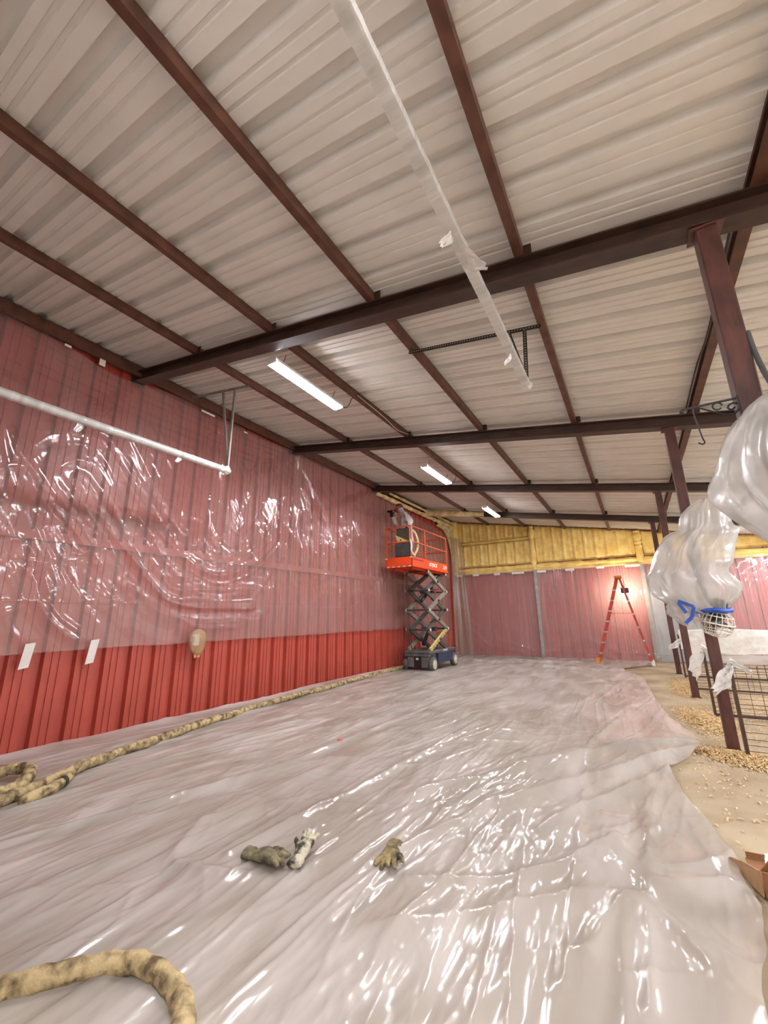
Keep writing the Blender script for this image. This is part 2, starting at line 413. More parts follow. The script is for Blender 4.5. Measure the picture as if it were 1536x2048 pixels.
fold([(3.97, 4.0), (4.15, 3.2), (4.31, 2.75), (4.55, 2.74), (4.88, 3.28), (5.13, 3.92)], .06, .04, .4, 9, 2)
fold([(2.11, 2.96), (2.77, 2.14), (3.1, 1.78), (3.41, 1.56), (4.04, 1.52), (4.81, 1.53)], .07, .06, .4, 8, 3)
fold([(2.8, 1.75), (3.5, 1.39), (3.91, 1.21), (4.53, 1.2)], .03, .04, .15, 10, 5)
fold([(1.3, 3.3), (1.45, 2.77), (1.61, 2.26), (1.81, 1.86), (2.01, 1.4), (2.34, 1.12)], .05, .05, .3, 9, 6)
fold([(1.3, 3.4), (1.62, 2.99), (1.86, 2.65), (2.15, 2.36), (2.48, 1.92)], .035, .04, .4, 8, 7)
fold([(2.6, 3.7), (3.0, 3.1), (3.5, 2.6)], .04, .04, .4, 8, 8)
fold([(5.7, 4.46), (5.42, 2.54), (4.61, 1.39)], .03, .04, .35, 7, 9)
fold([(5.7, 4.46), (6.2, 3.4), (6.56, 2.69)], .055, .05, .6, 8, 10)
fold([(5.7, 4.46), (6.6, 3.6), (7.4, 2.6), (7.6, 1.7)], .05, .05, .6, 7, 11)
fold([(8.6, 4.2), (7.9, 3.3), (7.3, 2.7)], .014, .05, .4, 7, 12)
fold([(8.6, 4.2), (8.7, 3.0), (8.9, 1.9)], .04, .05, .6, 8, 13)
fold([(.2, 3.4), (.7, 2.2), (1.2, 1.2)], .04, .05, .5, 7, 14)
for z0, A in ((4.52, .012), (4.42, .012), (4.32, .01), (4.16, .008), (4.05, .006)):
    fold([(.4, z0+.12), (2.2, z0), (4, z0-.02), (5.4, z0+.02)], A, .018)
for z0, a0, a1 in ((1.98, .8, 2.6), (1.54, .5, 3.1), (1.52, 4, 11), (2.95, 6, 11), (2.2, 6, 11)):
    D = D+.006*np.exp(-np.abs(Zg-z0)/.008)*((Yg > a0) & (Yg < a1))
msk = np.clip(1.3-np.abs(Zg-2.3)/1.4, 0, 1)
D = D+msk*(.010*ridge(Yg*5+Zg*3.5, Zg*2.6-Yg*1.2, 1)**3+.004*ridge(Yg*11+Zg*5, Zg*5, 2)**2)
msk2 = np.exp(-((Yg-8.4)/1.6)**2-((Zg-2.2)/.9)**2)
D = D+msk2*.018*ridge(Yg*7, Zg*3, 4)**2
D = D+.006*ridge(Yg*4+Zg*2, Zg*3, 9)+.004*np.clip(1.4-np.abs(Zg-2.8)/.9, 0, 1)*ridge(Yg*6-Zg*1.5, Zg*1.1, 91)**2+.001*fbm(Yg*20, Zg*14, 6)
D = .055+(D-.055)*1.0
me = grid_mesh('wall_film', np.stack([WX+D, Yg, Zg], -1))
ws = link('wall_sheeting', me, wallfilm); tag(ws, 'clear plastic sheeting draped in swags over the red left wall', 'plastic sheet')

# ------------------------------------------------------------------ film on the floor
edge = [(.05, -.9), (.12, 1.2), (.19, 2.15), (.309, 2.74), (.278, 2.91), (.287, 3.19), (.237, 3.44), (.119, 4.08), (.061, 4.66), (.24, 5.05), (.375, 5.47), (.344, 6.0), (.184, 6.8), (.067, 8.18), (-.035, 10.28), (-.42, 11.5), (-.5, 11.95), (-.15, 12.5), (.25, 13.2), (.3, 14.22)]
ey = np.array([e[1] for e in edge]); ex = np.array([e[0] for e in edge])
# sampling denser near the camera
v = np.linspace(0, 1, 900); Yl = -.9+(14.22+.9)*(v*.55+.45*v**2.2); u = np.linspace(0, 1, 560)
Vg, Ug = np.meshgrid(Yl, u, indexing='ij')
exi = np.interp(Vg, ey, ex)+.02*(vn(Vg*6, Vg*0, 31)-.5)
Xg = (WX+.03)+(exi-(WX+.03))*Ug; Yf = Vg
warp = .35*fbm(Xg*.7, Yf*.5, 41)
def along(freq, st, seed, ang=0.):
    c, s = math.cos(ang), math.sin(ang); a = Xg*c+Yf*s+warp; b = -Xg*s+Yf*c
    return ridge(a*freq, b*freq*st, seed)
msk = vn(Xg*.6, Yf*.45, 50)
H = .010+.016*along(1.6, .16, 51, -.10)**4+.010*along(3.4, .14, 52, .12)**5+.012*along(2.4, .2, 53, -.5)**5*np.clip(msk*2-.7, 0, 1)
H += .013*along(6, .12, 54, -.15)**3*np.clip(msk*1.8-.2, 0, 1)+.007*along(3.2, .8, 55, .8)**5*np.clip(1.6-msk*2, 0, 1)+.005*along(8, .7, 56, .5)**3*vn(Xg*1.5, Yf*1.2, 57)
m2 = vn(Xg*.9+3, Yf*.5, 58); H += .010*along(11, .07, 59, .05)**3*np.clip(m2*2.2-.5, 0, 1)+.010*along(9, .10, 61, -.25)**3*np.clip(1.7-m2*2.2, 0, 1)
# packing creases: straight fine lines
for k in range(26):
    x0_ = -3.4+.145*k+.05*math.sin(k*2.3); sl_ = .03*math.sin(k*1.7)-.02
    H += .0045*(.3+vn(Yf*1.5, Yf*0+k, 62))*np.exp(-np.abs(Xg-x0_-sl_*(Yf-3))/.010)*np.clip(1.6*vn(Yf*.4+k*3.1, Yf*0, 63)-.35, 0, 1)
for k in range(16):
    c_ = 1.2+.55*k; H += .004*np.exp(-np.abs(Yf-c_-.42*(Xg+2)-.1*math.sin(k*1.3))/.012)*np.clip(2*vn(Xg*.5+k*2.7, Xg*0, 64)-.6, 0, 1)
# loose billows near the right front corner
rb = np.clip((Xg+1.6)/1.2, 0, 1)*np.clip((4.4-Yf)/1.2, 0, 1)
H += rb*(.035*along(1.5, .75, 65, .7)**3+.02*along(2.6, .6, 66, -.6)**3)
def pleat(pts, A, w):
    global H
    s = smooth_pts([(a, b, 0) for a, b in pts], 5); s = [(p.x, p.y) for p in s]
    d = pdist(Xg, Yf, s); H = H+A*(.5+vn(Xg*3, Yf*3, 60))*np.exp(-np.abs(d/w)**1.4)
pleat([(-1.0, 3.26), (-.4, 4.3), (.1, 5.1), (.35, 5.42)], .06, .08)
pleat([(-1.6, 3.1), (-.9, 4.3), (-.2, 5.3), (.3, 5.6)], .05, .09)
pleat([(-.7, 3.0), (-.3, 3.9), (.05, 4.6)], .04, .05)
pleat([(.06, 4.66), (-.1, 3.6), (-.14, 1.96)], .02, .03); pleat([(-.59, 5.0), (-.5, 3.4), (-.41, 1.9)], .015, .025)
pleat([(-1.41, 2.23), (-.8, 4.2), (-.37, 6.5)], .02, .035); pleat([(-2.2, 1.9), (-2.05, 3.5), (-1.9, 5.5)], .022, .04)
pleat([(-3.5, 1.28), (-3.2, 2.2), (-2.97, 3.08), (-2.8, 5.2)], .03, .05); pleat([(-4.0, 1.43), (-4.1, 2.7), (-4.0, 4.5)], .022, .04)
pleat([(-3.1, 2.74), (-2.9, 4.6), (-2.8, 6.7)], .02, .04); pleat([(-1.47, 1.2), (-1.45, 2.1), (-1.39, 3.24)], .015, .035)
pleat([(.15, 2.2), (-.2, 2.5), (-.35, 2.1)], .04, .05); pleat([(.2, 2.9), (-.15, 2.7), (-.3, 3.1)], .03, .05)
pleat([(-1.9, 1.85), (-2.4, 1.7), (-2.7, 2.1)], .02, .05); pleat([(-1.2, 2.2), (-.7, 2.5), (-.3, 3.0)], .02, .04)
for xx, yy0 in ((-.2, 11.6), (-1.6, 12.9), (-3, 12.4)): pleat([(xx, yy0), (xx-.9, yy0-.15), (xx-2, yy0+.1)], .05, .08)
H += .02*np.exp(-(1-Ug)*(exi-WX)/.05)*(.4+vn(Yf*3, Yf*0, 70))+.10*np.exp(-Ug*(exi-WX)/.05)*.5
H = np.clip(H, .006, .09)
# keep it low where hoses, lift and gloves rest on it
me = grid_mesh('floor_film', np.stack([Xg, Yf, H], -1), flip=True)
fs = link('floor_sheeting', me, floorfilm); tag(fs, 'wrinkled milky plastic sheeting spread over the concrete floor', 'plastic sheet')

# ------------------------------------------------------------------ film on the back wall
xx = np.linspace(WX+.12, RX-.2, 420); tt = np.linspace(0, 1, 150)
Xb, Tb = np.meshgrid(xx, tt, indexing='ij'); Zb = .02+(2.76-.02)*Tb
D = .16+.03*fbm(Xb*1.2, Zb*.5, 80)+.012*ridge(Xb*5, Zb*1.3, 81)**3
for cx in (-2.68, .33, 3.4):
    for k in range(14):
        a = -1.25+2.5*k/13
        q = [(cx, .1), (cx+.9*math.sin(a), .1+.9*math.cos(a))]
        D += .02*np.exp(-pdist(Xb, Zb, q)/.02)*np.exp(-np.hypot(Xb-cx, Zb-.1)/.6)
        a = math.pi-1.1+2.2*k/13; q = [(cx, 2.72), (cx+1.1*math.sin(a), 2.72+1.1*math.cos(a))]
        D += .02*np.exp(-pdist(Xb, Zb, q)/.02)*np.exp(-np.hypot(Xb-cx, Zb-2.7)/.7)
    D += .06*np.exp(-((Xb-cx)/.09)**2)
    D += .03*np.exp(-np.abs(Xb-cx-.18-.05*np.sin(Zb*3))/.03)
for q in ([(-5.2, 1.3), (-4.2, .6), (-3.0, .25)], [(-5.2, 1.1), (-4.4, .35), (-3.2, .15)], [(-2.3, .2), (-1.4, .6), (-.6, .25)], [(-4.8, 2.6), (-4.6, 1.6), (-5.0, 1.2)]):
    D += .03*np.exp(-pdist(Xb, Zb, q)/.03)
D += .02*np.exp(-np.abs(Zb-.22)/.02)
me = grid_mesh('back_wall_film', np.stack([Xb, YB-D, Zb], -1), flip=True)
o = link('back_wall_sheeting', me, backfilm); tag(o, 'clear plastic sheeting hung over the lower back wall below yellow foam', 'plastic sheet')
# strip of film hanging in the corner beside the lift
uu = np.linspace(0, 1, 60); tt = np.linspace(0, 1, 90); Uc, Tc = np.meshgrid(uu, tt, indexing='ij')
Xc = WX+.18+.42*Uc*(1-.35*Tc)+.03*np.sin(Uc*19); Yc = 13.55+.5*Uc+.05*np.sin(Uc*14+Tc*2); Zc = .03+4.0*Tc
me = grid_mesh('corner_film', np.stack([Xc, Yc, Zc], -1), flip=True)
o = link('corner_sheeting', me, film('overspray_film', .33, .06, (206, 184, 160), .2, .1, 6, (1, 1, .3), 2)); tag(o, 'tan oversprayed strip of plastic hanging in the corner behind the lift', 'plastic sheet')

# ------------------------------------------------------------------ spray foam
sf = empty('spray_foam', (0, YB, 0), label='yellow spray foam covering the upper back wall', cat='foam')
cols = [WX+.05, -2.68, .33, 3.4, RX]
def foam_cell(x0, x1, z0f, z1f, seed):
    nx = max(20, int((x1-x0)/.025)); X, T = np.meshgrid(np.linspace(x0, x1, nx), np.linspace(0, 1, 46), indexing='ij')
    Z = z0f(X)+(z1f(X)-z0f(X))*T
    ph = ((X-WX)/.305) % 1.0
    d = .05+.035*np.exp(-((ph-.5)/.13)**2)+.012*np.exp(-((ph-.05)/.06)**2)+.022*fbm(X*9, Z*5, seed)+.012*vn(X*30, Z*16, seed+1)
    e = np.minimum(np.minimum(X-x0, x1-X), np.minimum(Z-z0f(X), z1f(X)-Z)); d = d*np.clip(e/.05, .15, 1)
    me = grid_mesh('foam_panel', np.stack([X, -d, Z], -1), flip=True); link('foam_panel', me, foamm, sf)
top = lambda X: roof_z(X)-.03
for i in range(4):
    x0, x1 = cols[i]+.06, cols[i+1]-.06
    if i == 0:
        foam_cell(x0, x1, lambda X: 2.98+0*X, lambda X: 3.80+0*X, 5); foam_cell(x0, x1, lambda X: 3.88+0*X, top, 9)
    else: foam_cell(x0, x1, lambda X: 2.98+0*X, top, 5+i*7)
def foam_ridge(name, pts, r, seed, m=foamm, parent=sf, flat=1.0):
    P = smooth_pts(pts, 1) if len(pts) > 40 else pts
    mb = MB(); rr = np.random.RandomState(seed); N = len(P)
    k = np.arange(N); rad = r*(.8+.5*vn(k*.35, k*0., seed))
    mb.tube(P, list(rad), 10); o = mb.build(name, m, parent, smooth=True); return o
def seg(a, b, n=60): a, b = Vector(a), Vector(b); return [a.lerp(b, i/(n-1)) for i in range(n)]
for i in range(4):
    foam_ridge('foam_girt', seg((cols[i], -.09, 2.86), (cols[i+1], -.09, 2.86)), .085, 20+i)
    foam_ridge('foam_lip', seg((cols[i], -.1, 2.76), (cols[i+1], -.1, 2.76)), .05, 30+i)
foam_ridge('foam_girt', seg((cols[0], -.05, 3.84), (cols[1], -.05, 3.84)), .04, 44)
for i, x in enumerate(cols[:4]):
    foam_ridge('foam_column', seg((x+(.06 if i == 0 else 0), -.1, 2.74), (x+(.06 if i == 0 else 0), -.1, roof_z(x)-.06), 50), .09 if i else .12, 50+i)
# foam along the left eave and over the end of the last beam
lf = empty('eave_foam', (WX, 9.2, 4.5), label='cream spray foam line along the left eave above the worker', cat='foam')
def local(P, o): return [Vector(p)-Vector(o.location) for p in P]
foam_ridge('foam_bead', local(seg((WX+.1, 8.75, 4.47), (WX+.12, 13.9, 4.47), 110), lf), .06, 61, foamc, lf)
foam_ridge('foam_bead', local(seg((WX+.17, 9.3, 4.60), (WX+.17, 13.9, 4.60), 110), lf), .035, 62, foamc, lf)
Yq, Tq = np.meshgrid(np.linspace(12.7, 14.2, 90), np.linspace(0, 1, 40), indexing='ij')
lo = 4.36-1.6*np.clip((Yq-12.9)/1.3, 0, 1)**3-.12*vn(Yq*3, Yq*0, 3); Zq = lo+(4.62-lo)*Tq
d = (.10+.05*fbm(Yq*6, Zq*6, 66))*np.clip(Tq*5, .35, 1)
me = grid_mesh('foam_patch', np.stack([d, Yq-9.2, Zq-4.5], -1)); link('foam_patch', me, foamc, lf)
bf = empty('beam_foam_coat', (WX, BY[4], 4.4), label='cream foam coating on the left end of the farthest beam', cat='foam')
P = []; 
for i in range(50):
    x = WX+.12+1.9*i/49; g = (1-.35*(i/49))*(.9+.25*float(vn(np.array(i*.4), np.array(0.), 70)))
    P.append([(x, BY[4]+a*g*.115, beam_bot(x)+.075+b*g*.115) for a, b in ((-.7, -1), (.7, -1), (.95, -.5), (.95, .5), (.6, .85), (-.6, .85), (-.95, .5), (-.95, -.5))])
mb = MB(); n = 8
for r in P: mb.v += [tuple(Vector(p)-bf.location) for p in r]
for i in range(49):
    for k in range(n): mb.f.append((i*n+k, i*n+(k+1) % n, (i+1)*n+(k+1) % n, (i+1)*n+k))
mb.f += [tuple(range(n)), tuple(range(49*n+n-1, 49*n-1, -1))]
mb.build('foam_coat', foamc, bf, smooth=True)

# ------------------------------------------------------------------ LED strip lights
def led(x, y, z, label, hang_z, wrap=False):
    e = empty('led_strip_light', (x, y, z), label=label, cat='light', group='LED strip lights hung from the roof')
    MB().cbox((0, 0, .045), (.08, 1.2, .045), .012).box((0, 0, .022), (.15, 1.2, .006)).box((-.0735, 0, .008), (.004, 1.2, .03)).box((.0735, 0, .008), (.004, 1.2, .03)).build('housing', whitem, e)
    MB().box((0, 0, -.012 if wrap else 0), (.13, 1.18, .055 if wrap else .032)).build('diffuser', ledm, e)
    for s in (-1, 1):
        MB().cbox((0, s*.606, .02), (.13, .014, .075), .004).build('end_cap', whitem, e)
        MB().tube([(0, s*.45, .06), (.02, s*.45, (hang_z-z)*.6), (.05, s*.45, hang_z-z)], .004, 6).build('hanging_wire', wirem, e)
    MB().tube(smooth_pts([(.03, .6, .04), (.06, .68, .02), (.1, .72, .1), (.13, .76, hang_z-z+.02), (.135, 1.1, hang_z-z+.02)]), .006, 6).build('power_cord', wirem, e)
    return e
for x, y, lb in ((-3.05, 3.37, 'glowing LED strip light nearest, hanging just behind the first beam'), (-3.04, 7.22, 'glowing LED strip light, the middle one of the row'), (-3.02, 10.85, 'glowing LED strip light farthest back, near the foam')):
    led(x, y, 4.06, lb, pur_bot(-2.9))
for y, lb in ((-.3, 'LED strip light over the pens nearest the front wall'), (2.3, 'LED strip light over the pens, second from the front wall'), (4.9, 'LED strip light over the pens, third from the front wall'), (7.5, 'LED strip light over the pens, fourth from the front wall'), (10.1, 'LED strip light over the pens, second from the back wall'), (12.7, 'LED strip light over the pens nearest the back wall')):
    led(3.45, y, pur_bot(3.45)-.18, lb, pur_bot(3.45), True)
led(-.3, -.36, pur_bot(-.3)-.14, 'LED strip light over the overhead door, above the photographer', pur_bot(-.3))  # added fixture out of view, lifts the light near the front
o = MB().tube(smooth_pts([(-2.83, 4.1, pur_bot(-2.83)+.03), (-2.83, 4.8, pur_bot(-2.83)+.01), (-2.83, 5.2, pur_bot(-2.83)-.03), (-2.83, 5.6, pur_bot(-2.83)+.05)]), .006, 6).build('power_cable', cordw)
tag(o, 'pale power cable clipped along the purlin behind the nearest light', 'cable')
o = MB().tube(smooth_pts([(.82, 2.75, pur_bot(.82)+.02), (.82, 3.3, pur_bot(.82)-.01), (.825, 3.9, pur_bot(.82)-.03), (.82, 4.5, pur_bot(.82)+.02), (.82, 5.5, pur_bot(.82)+.02)]), .008, 6).build('power_cable', blackm)
tag(o, 'black cable running along the purlin at the right', 'cable')

# ------------------------------------------------------------------ wrapped overhead door tracks and hangers
def track(name, x, z, y1, w, hgt, label, seed, round_=False, flags=()):
    e = empty(name, (x, y1, z), label=label, cat='door track', group='overhead door tracks wrapped in plastic')
    L = y1-YF-.06
    if round_: MB().tube([(0, -L, 0), (0, -.01, 0)], w*.42, 10).build('rail', perfg, e)
    else: MB().box((0, -L/2, 0), (w*.8, L, hgt*.8)).build('rail', perfg, e)
    n = int(L/.018); k = np.arange(n); mb = MB(); N = 16
    base = vn(k*.35, k*0., seed); seam = np.abs(((k*.018/.11+.4*vn(k*.08, k*0., seed+1)) % 1)-.5)
    for i in range(n):
        y = -L+.018*i; g = 1+.06*(base[i]-.5)+.07*max(0, .12-seam[i])/.12
        for j in range(N):
            a = 2*math.pi*j/N; cx, cz = math.cos(a), math.sin(a)
            if round_: px, pz = cx*w/2, cz*w/2
            else:
                q = max(abs(cx), abs(cz)); sq = .12
                px, pz = (cx*sq+cx/q*(1-sq))*w/2, (cz*sq+cz/q*(1-sq))*hgt/2
            tw = 1+.02*math.sin(a*3+i*.5)*float(base[i])
            mb.v.append((px*g*tw, y, pz*g*tw))
    for i in range(n-1):
        for j in range(N): mb.f.append((i*N+j, i*N+(j+1) % N, (i+1)*N+(j+1) % N, (i+1)*N+j))
    autosmooth(mb.build('plastic_wrap', trackfilm, e, smooth=True), 35 if not round_ else 80)
    for fy, dx, dz, ln in flags:
        s = MB(); rows = 9; big = abs(dx) > .08
        for i in range(rows):
            t = i/(rows-1); ww = (.26*(1-t*.75) if big else .035+.03*math.sin(t*3.1))
            for j in range(7):
                u = j/6-.5; s.v.append((dx*t+.006*math.sin(j*2.1+t*4), fy+u*ww+(.06*t if big else .012*math.sin(t*5)), -hgt*.45+dz*t*ln+.006*math.cos(j*1.9+t*3)))
        for i in range(rows-1):
            for j in range(6): s.f.append((i*7+j, i*7+j+1, i*7+8+j, i*7+7+j))
        s.build('loose_flap', wrapfilm, e, smooth=True, fix=False)
    # gathered end
    MB().lathe([(.02, -.02), (w*.62, 0), (w*.8, .03), (w*.55, .06), (w*.25, .09)], (0, -.03, 0), 'y', 9).build('wrapped_end', wrapfilm, e)
    return e
track('door_track', -4.41, 3.245, 3.33, .085, .085, 'white plastic-wrapped round track beside the red left wall', 5, True, [(-1.72, .01, -1, .1), (-.68, .0, -1, .07)])
track('door_track', -.535, 3.245, 3.33, .06, .05, 'white plastic-wrapped track running overhead in the centre of the ceiling', 9, False, [(-1.55, .10, -.3, .2), (-1.72, -.06, -.6, .1), (-.55, -.05, -1, .08)])
def perf_bar(mb, hb, a, b, w, upv, pitch=.025):
    mb.bar(a, b, w, .003, upv)
    a, b = Vector(a), Vector(b); L = (b-a).length; t = (b-a).normalized(); u = Vector(upv); sd = t.cross(u).normalized(); u = sd.cross(t)
    R = Matrix((sd, t, u)).transposed()
    for i in range(int(L/pitch)): hb.box(a+t*(pitch*(i+.5)), (w*.36, pitch*.42, .005), R)
holem = mat('pale_hole', (180, 170, 158), .7)
def hanger(label, ax, bx, lx1, lx2, end, y, mm):
    e = empty('track_hanger', (0, 0, 0), label=label, cat='bracket', group='perforated steel track hangers')
    for nm, a, b in (('cross_angle', (ax, y, pur_bot(ax)-.012), (bx, y, pur_bot(bx)-.012)), ('drop_leg', (lx1, y, pur_bot(lx1)-.015), end), ('drop_leg', (lx2, y, pur_bot(lx2)-.015), end)):
        m_, h_ = MB(), MB(); perf_bar(m_, h_, a, b, .034, (0, 1, 0))
        a2, b2 = Vector(a)+Vector((0, .016, .0)), Vector(b)+Vector((0, .016, 0)); m_.bar(a2, b2, .003, .032, (0, 1, 0))
        p = m_.build(nm, mm, e); h_.build('punched_hole', holem, p)
    return e
hanger('dark perforated steel hanger holding the centre wrapped track', -1.66, -.37, -.645, -.505, (-.535, 3.34, 3.29), 3.34, perfm)
hanger('grey perforated steel hanger holding the wrapped track by the left wall', -5.40, -4.12, -4.66, -4.40, (-4.42, 3.34, 3.29), 3.34, perfg)

# ------------------------------------------------------------------ hoses
def hose(name, pts, r, label, seed, n_sub=10, wrap=.13, m=clothm, tape=()):
    P = smooth_pts(pts, n_sub); rs = np.random.RandomState(seed)
    # resample evenly
    d = [0]
    for a, b in zip(P[:-1], P[1:]): d.append(d[-1]+(b-a).length)
    d = np.array(d); L = d[-1]; n = int(L/.016); s = np.linspace(0, L, n)
    A = np.array([tuple(p) for p in P]); Q = np.stack([np.interp(s, d, A[:, k]) for k in range(3)], -1)
    e = empty(name, tuple(Q[0]), label=label, cat='hose', group='tan cloth-wrapped spray hoses')
    o = Vector(Q[0]); N = 18; mb = MB()
    T = np.gradient(Q, axis=0); T /= np.linalg.norm(T, axis=1)[:, None]
    for i in range(n):
        t = Vector(T[i]); sd = t.cross(Vector((0, 0, 1))).normalized(); u = sd.cross(t)
        for j in range(N):
            a = 2*math.pi*j/N
            w = s[i]/wrap+.12*math.sin(a+seed)+.35*float(vn(np.array(s[i]*2.), np.array(math.sin(a)), seed))
            ph = w % 1.0
            g = 1+.20*ph-.06-.20*math.exp(-(min(ph, 1-ph)/.06)**2)+.16*(float(vn(np.array(s[i]*9.), np.array(a*1.3), seed+2))-.5)+.08*(float(vn(np.array(s[i]*30.), np.array(a*4), seed+3))-.5)
            p = Vector(Q[i])+(sd*math.cos(a)+u*math.sin(a))*r*g
            p.z = max(p.z, .012); mb.v.append(tuple(p-o))
    for i in range(n-1):
        for j in range(N): mb.f.append((i*N+j, i*N+(j+1) % N, (i+1)*N+(j+1) % N, (i+1)*N+j))
    mb.f += [tuple(range(N-1, -1, -1)), tuple((n-1)*N+k for k in range(N))]
    mb.build('cloth_wrap', m, e, smooth=True)
    for t0, ln in tape:
        ids = [i for i in range(n) if t0 <= s[i]/L <= t0+ln/L]
        MB().tube([Vector(Q[i])-o for i in ids], r*1.13, 14).build('grimy_band', grimem, e, smooth=True)
    return e
hose('spray_hose', [(-2.5, .35, .046), (-2.34, .62, .046), (-2.17, .87, .046), (-2.02, 1.05, .046), (-1.93, 1.13, .05), (-1.81, 1.19, .052), (-1.65, 1.2, .046), (-1.53, 1.165, .046), (-1.45, 1.1, .046), (-1.42, .9, .046), (-1.5, .6, .046)], .036, 'thick tan cloth-wrapped hose loop in the left foreground', 3, 10, .11, tape=[(.255, .05)])
hose('spray_hose', [(-5.32, 10.1, .06), (-5.3, 8.7, .06), (-5.22, 7.32, .06), (-5.14, 6.38, .06), (-5.13, 5.72, .06), (-5.09, 5.12, .06), (-5.02, 4.55, .06), (-4.92, 4.01, .065), (-4.88, 3.63, .06), (-4.73, 3.06, .06), (-4.66, 2.81, .065), (-4.64, 2.6, .06), (-4.55, 2.36, .06), (-4.48, 2.16, .075), (-4.43, 2.02, .06), (-4.37, 1.9, .06), (-4.29, 1.76, .06), (-4.24, 1.6, .06), (-4.15, 1.3, .06), (-3.95, .8, .06), (-3.9, .3, .06)], .043, 'long tan cloth-wrapped hose lying along the foot of the left wall', 4, 8, .1)
hose('spray_hose', [(-4.95, 1.35, .06), (-4.9, 1.58, .07), (-4.82, 1.72, .1), (-4.66, 1.8, .11), (-4.5, 1.75, .09), (-4.4, 1.62, .06), (-4.42, 1.4, .06), (-4.5, 1.0, .06)], .046, 'short tan hose bend curled on the floor at the left edge', 6, 10, .1)
hose('spray_hose', [(-4.06, 1.56, .05), (-4.09, 1.66, .06), (-4.14, 1.78, .06), (-4.24, 1.9, .055), (-4.34, 1.98, .05)], .04, 'frayed tan hose cuff beside the long hose near the left edge', 8, 8, .1, tape=[(.62, .08)])
# hose hanging inside the lift basket
hose('spray_hose', [(-4.56, 9.02, 3.44), (-4.5, 9.08, 3.36), (-4.47, 9.15, 3.18), (-4.50, 9.18, 2.98), (-4.55, 9.12, 2.82), (-4.6, 9.05, 2.66)], .026, 'pale hose looping down inside the orange lift basket', 12, 8, .1, m=foamc)

# ------------------------------------------------------------------ work gloves
def glove(loc, rz, label, m, curl=.3, tilt=0, sc=1.0, cuff=True, splay=1.0):
    e = empty('work_glove', loc, rz, label, 'glove', 'dirty work gloves on the floor film')
    me = bpy.data.meshes.new('glove_body')
    V = [(0, -.09, .012), (0, -.05, .02), (0, 0, .026), (0, .04, .028)]; E = [(0, 1), (1, 2), (2, 3)]; R = [(.035, .022), (.04, .026), (.046, .026), (.046, .024)]
    for i, (x, L) in enumerate(((-.034, .07), (-.012, .082), (.012, .08), (.034, .062))):
        a = 3; p = Vector((x*1.0, .055, .026)); V.append(tuple(p)); R.append((.016, .015)); E.append((3, len(V)-1))
        dx = x*.35*splay
        for k in (1, 2, 3):
            t = k/3; V.append((x+dx*t*1.2, .055+L*t*math.cos(curl*t*2), .028+.03*math.sin(t*math.pi)*curl+.012*math.sin(i*2.1)-.012*t)); R.append((.0125, .012)); E.append((len(V)-2, len(V)-1))
    V.append((-.045, -.005, .024)); R.append((.017, .016)); E.append((2, len(V)-1))
    for q in ((-.068, .022, .028), (-.08, .05, .022)): V.append(q); R.append((.0125, .012)); E.append((len(V)-2, len(V)-1))
    me.from_pydata([tuple(c*sc for c in v) for v in V], E, []); o = link('glove_body', me, m, e)
    md = o.modifiers.new('skin', 'SKIN'); md.use_smooth_shade = True
    for i, r in enumerate(R): me.skin_vertices[0].data[i].radius = (r[0]*sc, r[1]*sc)
    me.skin_vertices[0].data[0].use_root = True
    s = o.modifiers.new('sub', 'SUBSURF'); s.levels = 2; s.render_levels = 2
    tx = bpy.data.textures.new('glove_creases', 'CLOUDS'); tx.noise_scale = .02; dm = o.modifiers.new('creases', 'DISPLACE'); dm.texture = tx; dm.strength = .012; dm.mid_level = .5
    if cuff:
        prof = []
        MB().lathe([(.028*sc, -.135*sc), (.04*sc, -.13*sc), (.037*sc, -.11*sc), (.041*sc, -.095*sc), (.034*sc, -.08*sc), (.03*sc, -.075*sc)], (0, 0, .026*sc), 'y', 16).build('cuff', m, e, smooth=True).scale = (1.1, 1, .62)
    e.rotation_euler = (tilt, 0, rz)
    return e
glove((-1.95, 1.95, .03), math.radians(-82), 'olive dirty work glove lying flat, left one of the pair', glovem, .35, sc=1.1)
glove((-1.81, 2.11, .05), math.radians(14), 'pale work glove with dark fingertips, standing beside the olive one', glovew, .6, tilt=.2, sc=1.0)
glove((-1.36, 2.30, .03), math.radians(196), 'ochre dirty work glove lying alone with fingers toward the camera', glovey, .3, sc=1.05, splay=1.5)
o = MB().cbox((-2.93, 3.93, .05), (.06, .03, .02), .004).build('paper_scrap', mat('orange_scrap', (214, 92, 60), .6)); tag(o, 'tiny orange scrap lying on the floor film', 'scrap')

# ------------------------------------------------------------------ text helper
def lettering(txt, size, mtx, m, parent, name='lettering', shear=.2):
    cu = bpy.data.curves.new(name, 'FONT'); cu.body = txt; cu.size = size; cu.extrude = .001; cu.shear = shear; cu.align_x = 'CENTER'; cu.align_y = 'CENTER'; cu.offset = size*.02
    t = bpy.data.objects.new(name, cu); COL.objects.link(t); dg = bpy.context.evaluated_depsgraph_get()
    me = bpy.data.meshes.new_from_object(t.evaluated_get(dg)); bpy.data.objects.remove(t)
    o = link(name, me, m, parent); o.matrix_local = mtx; return o

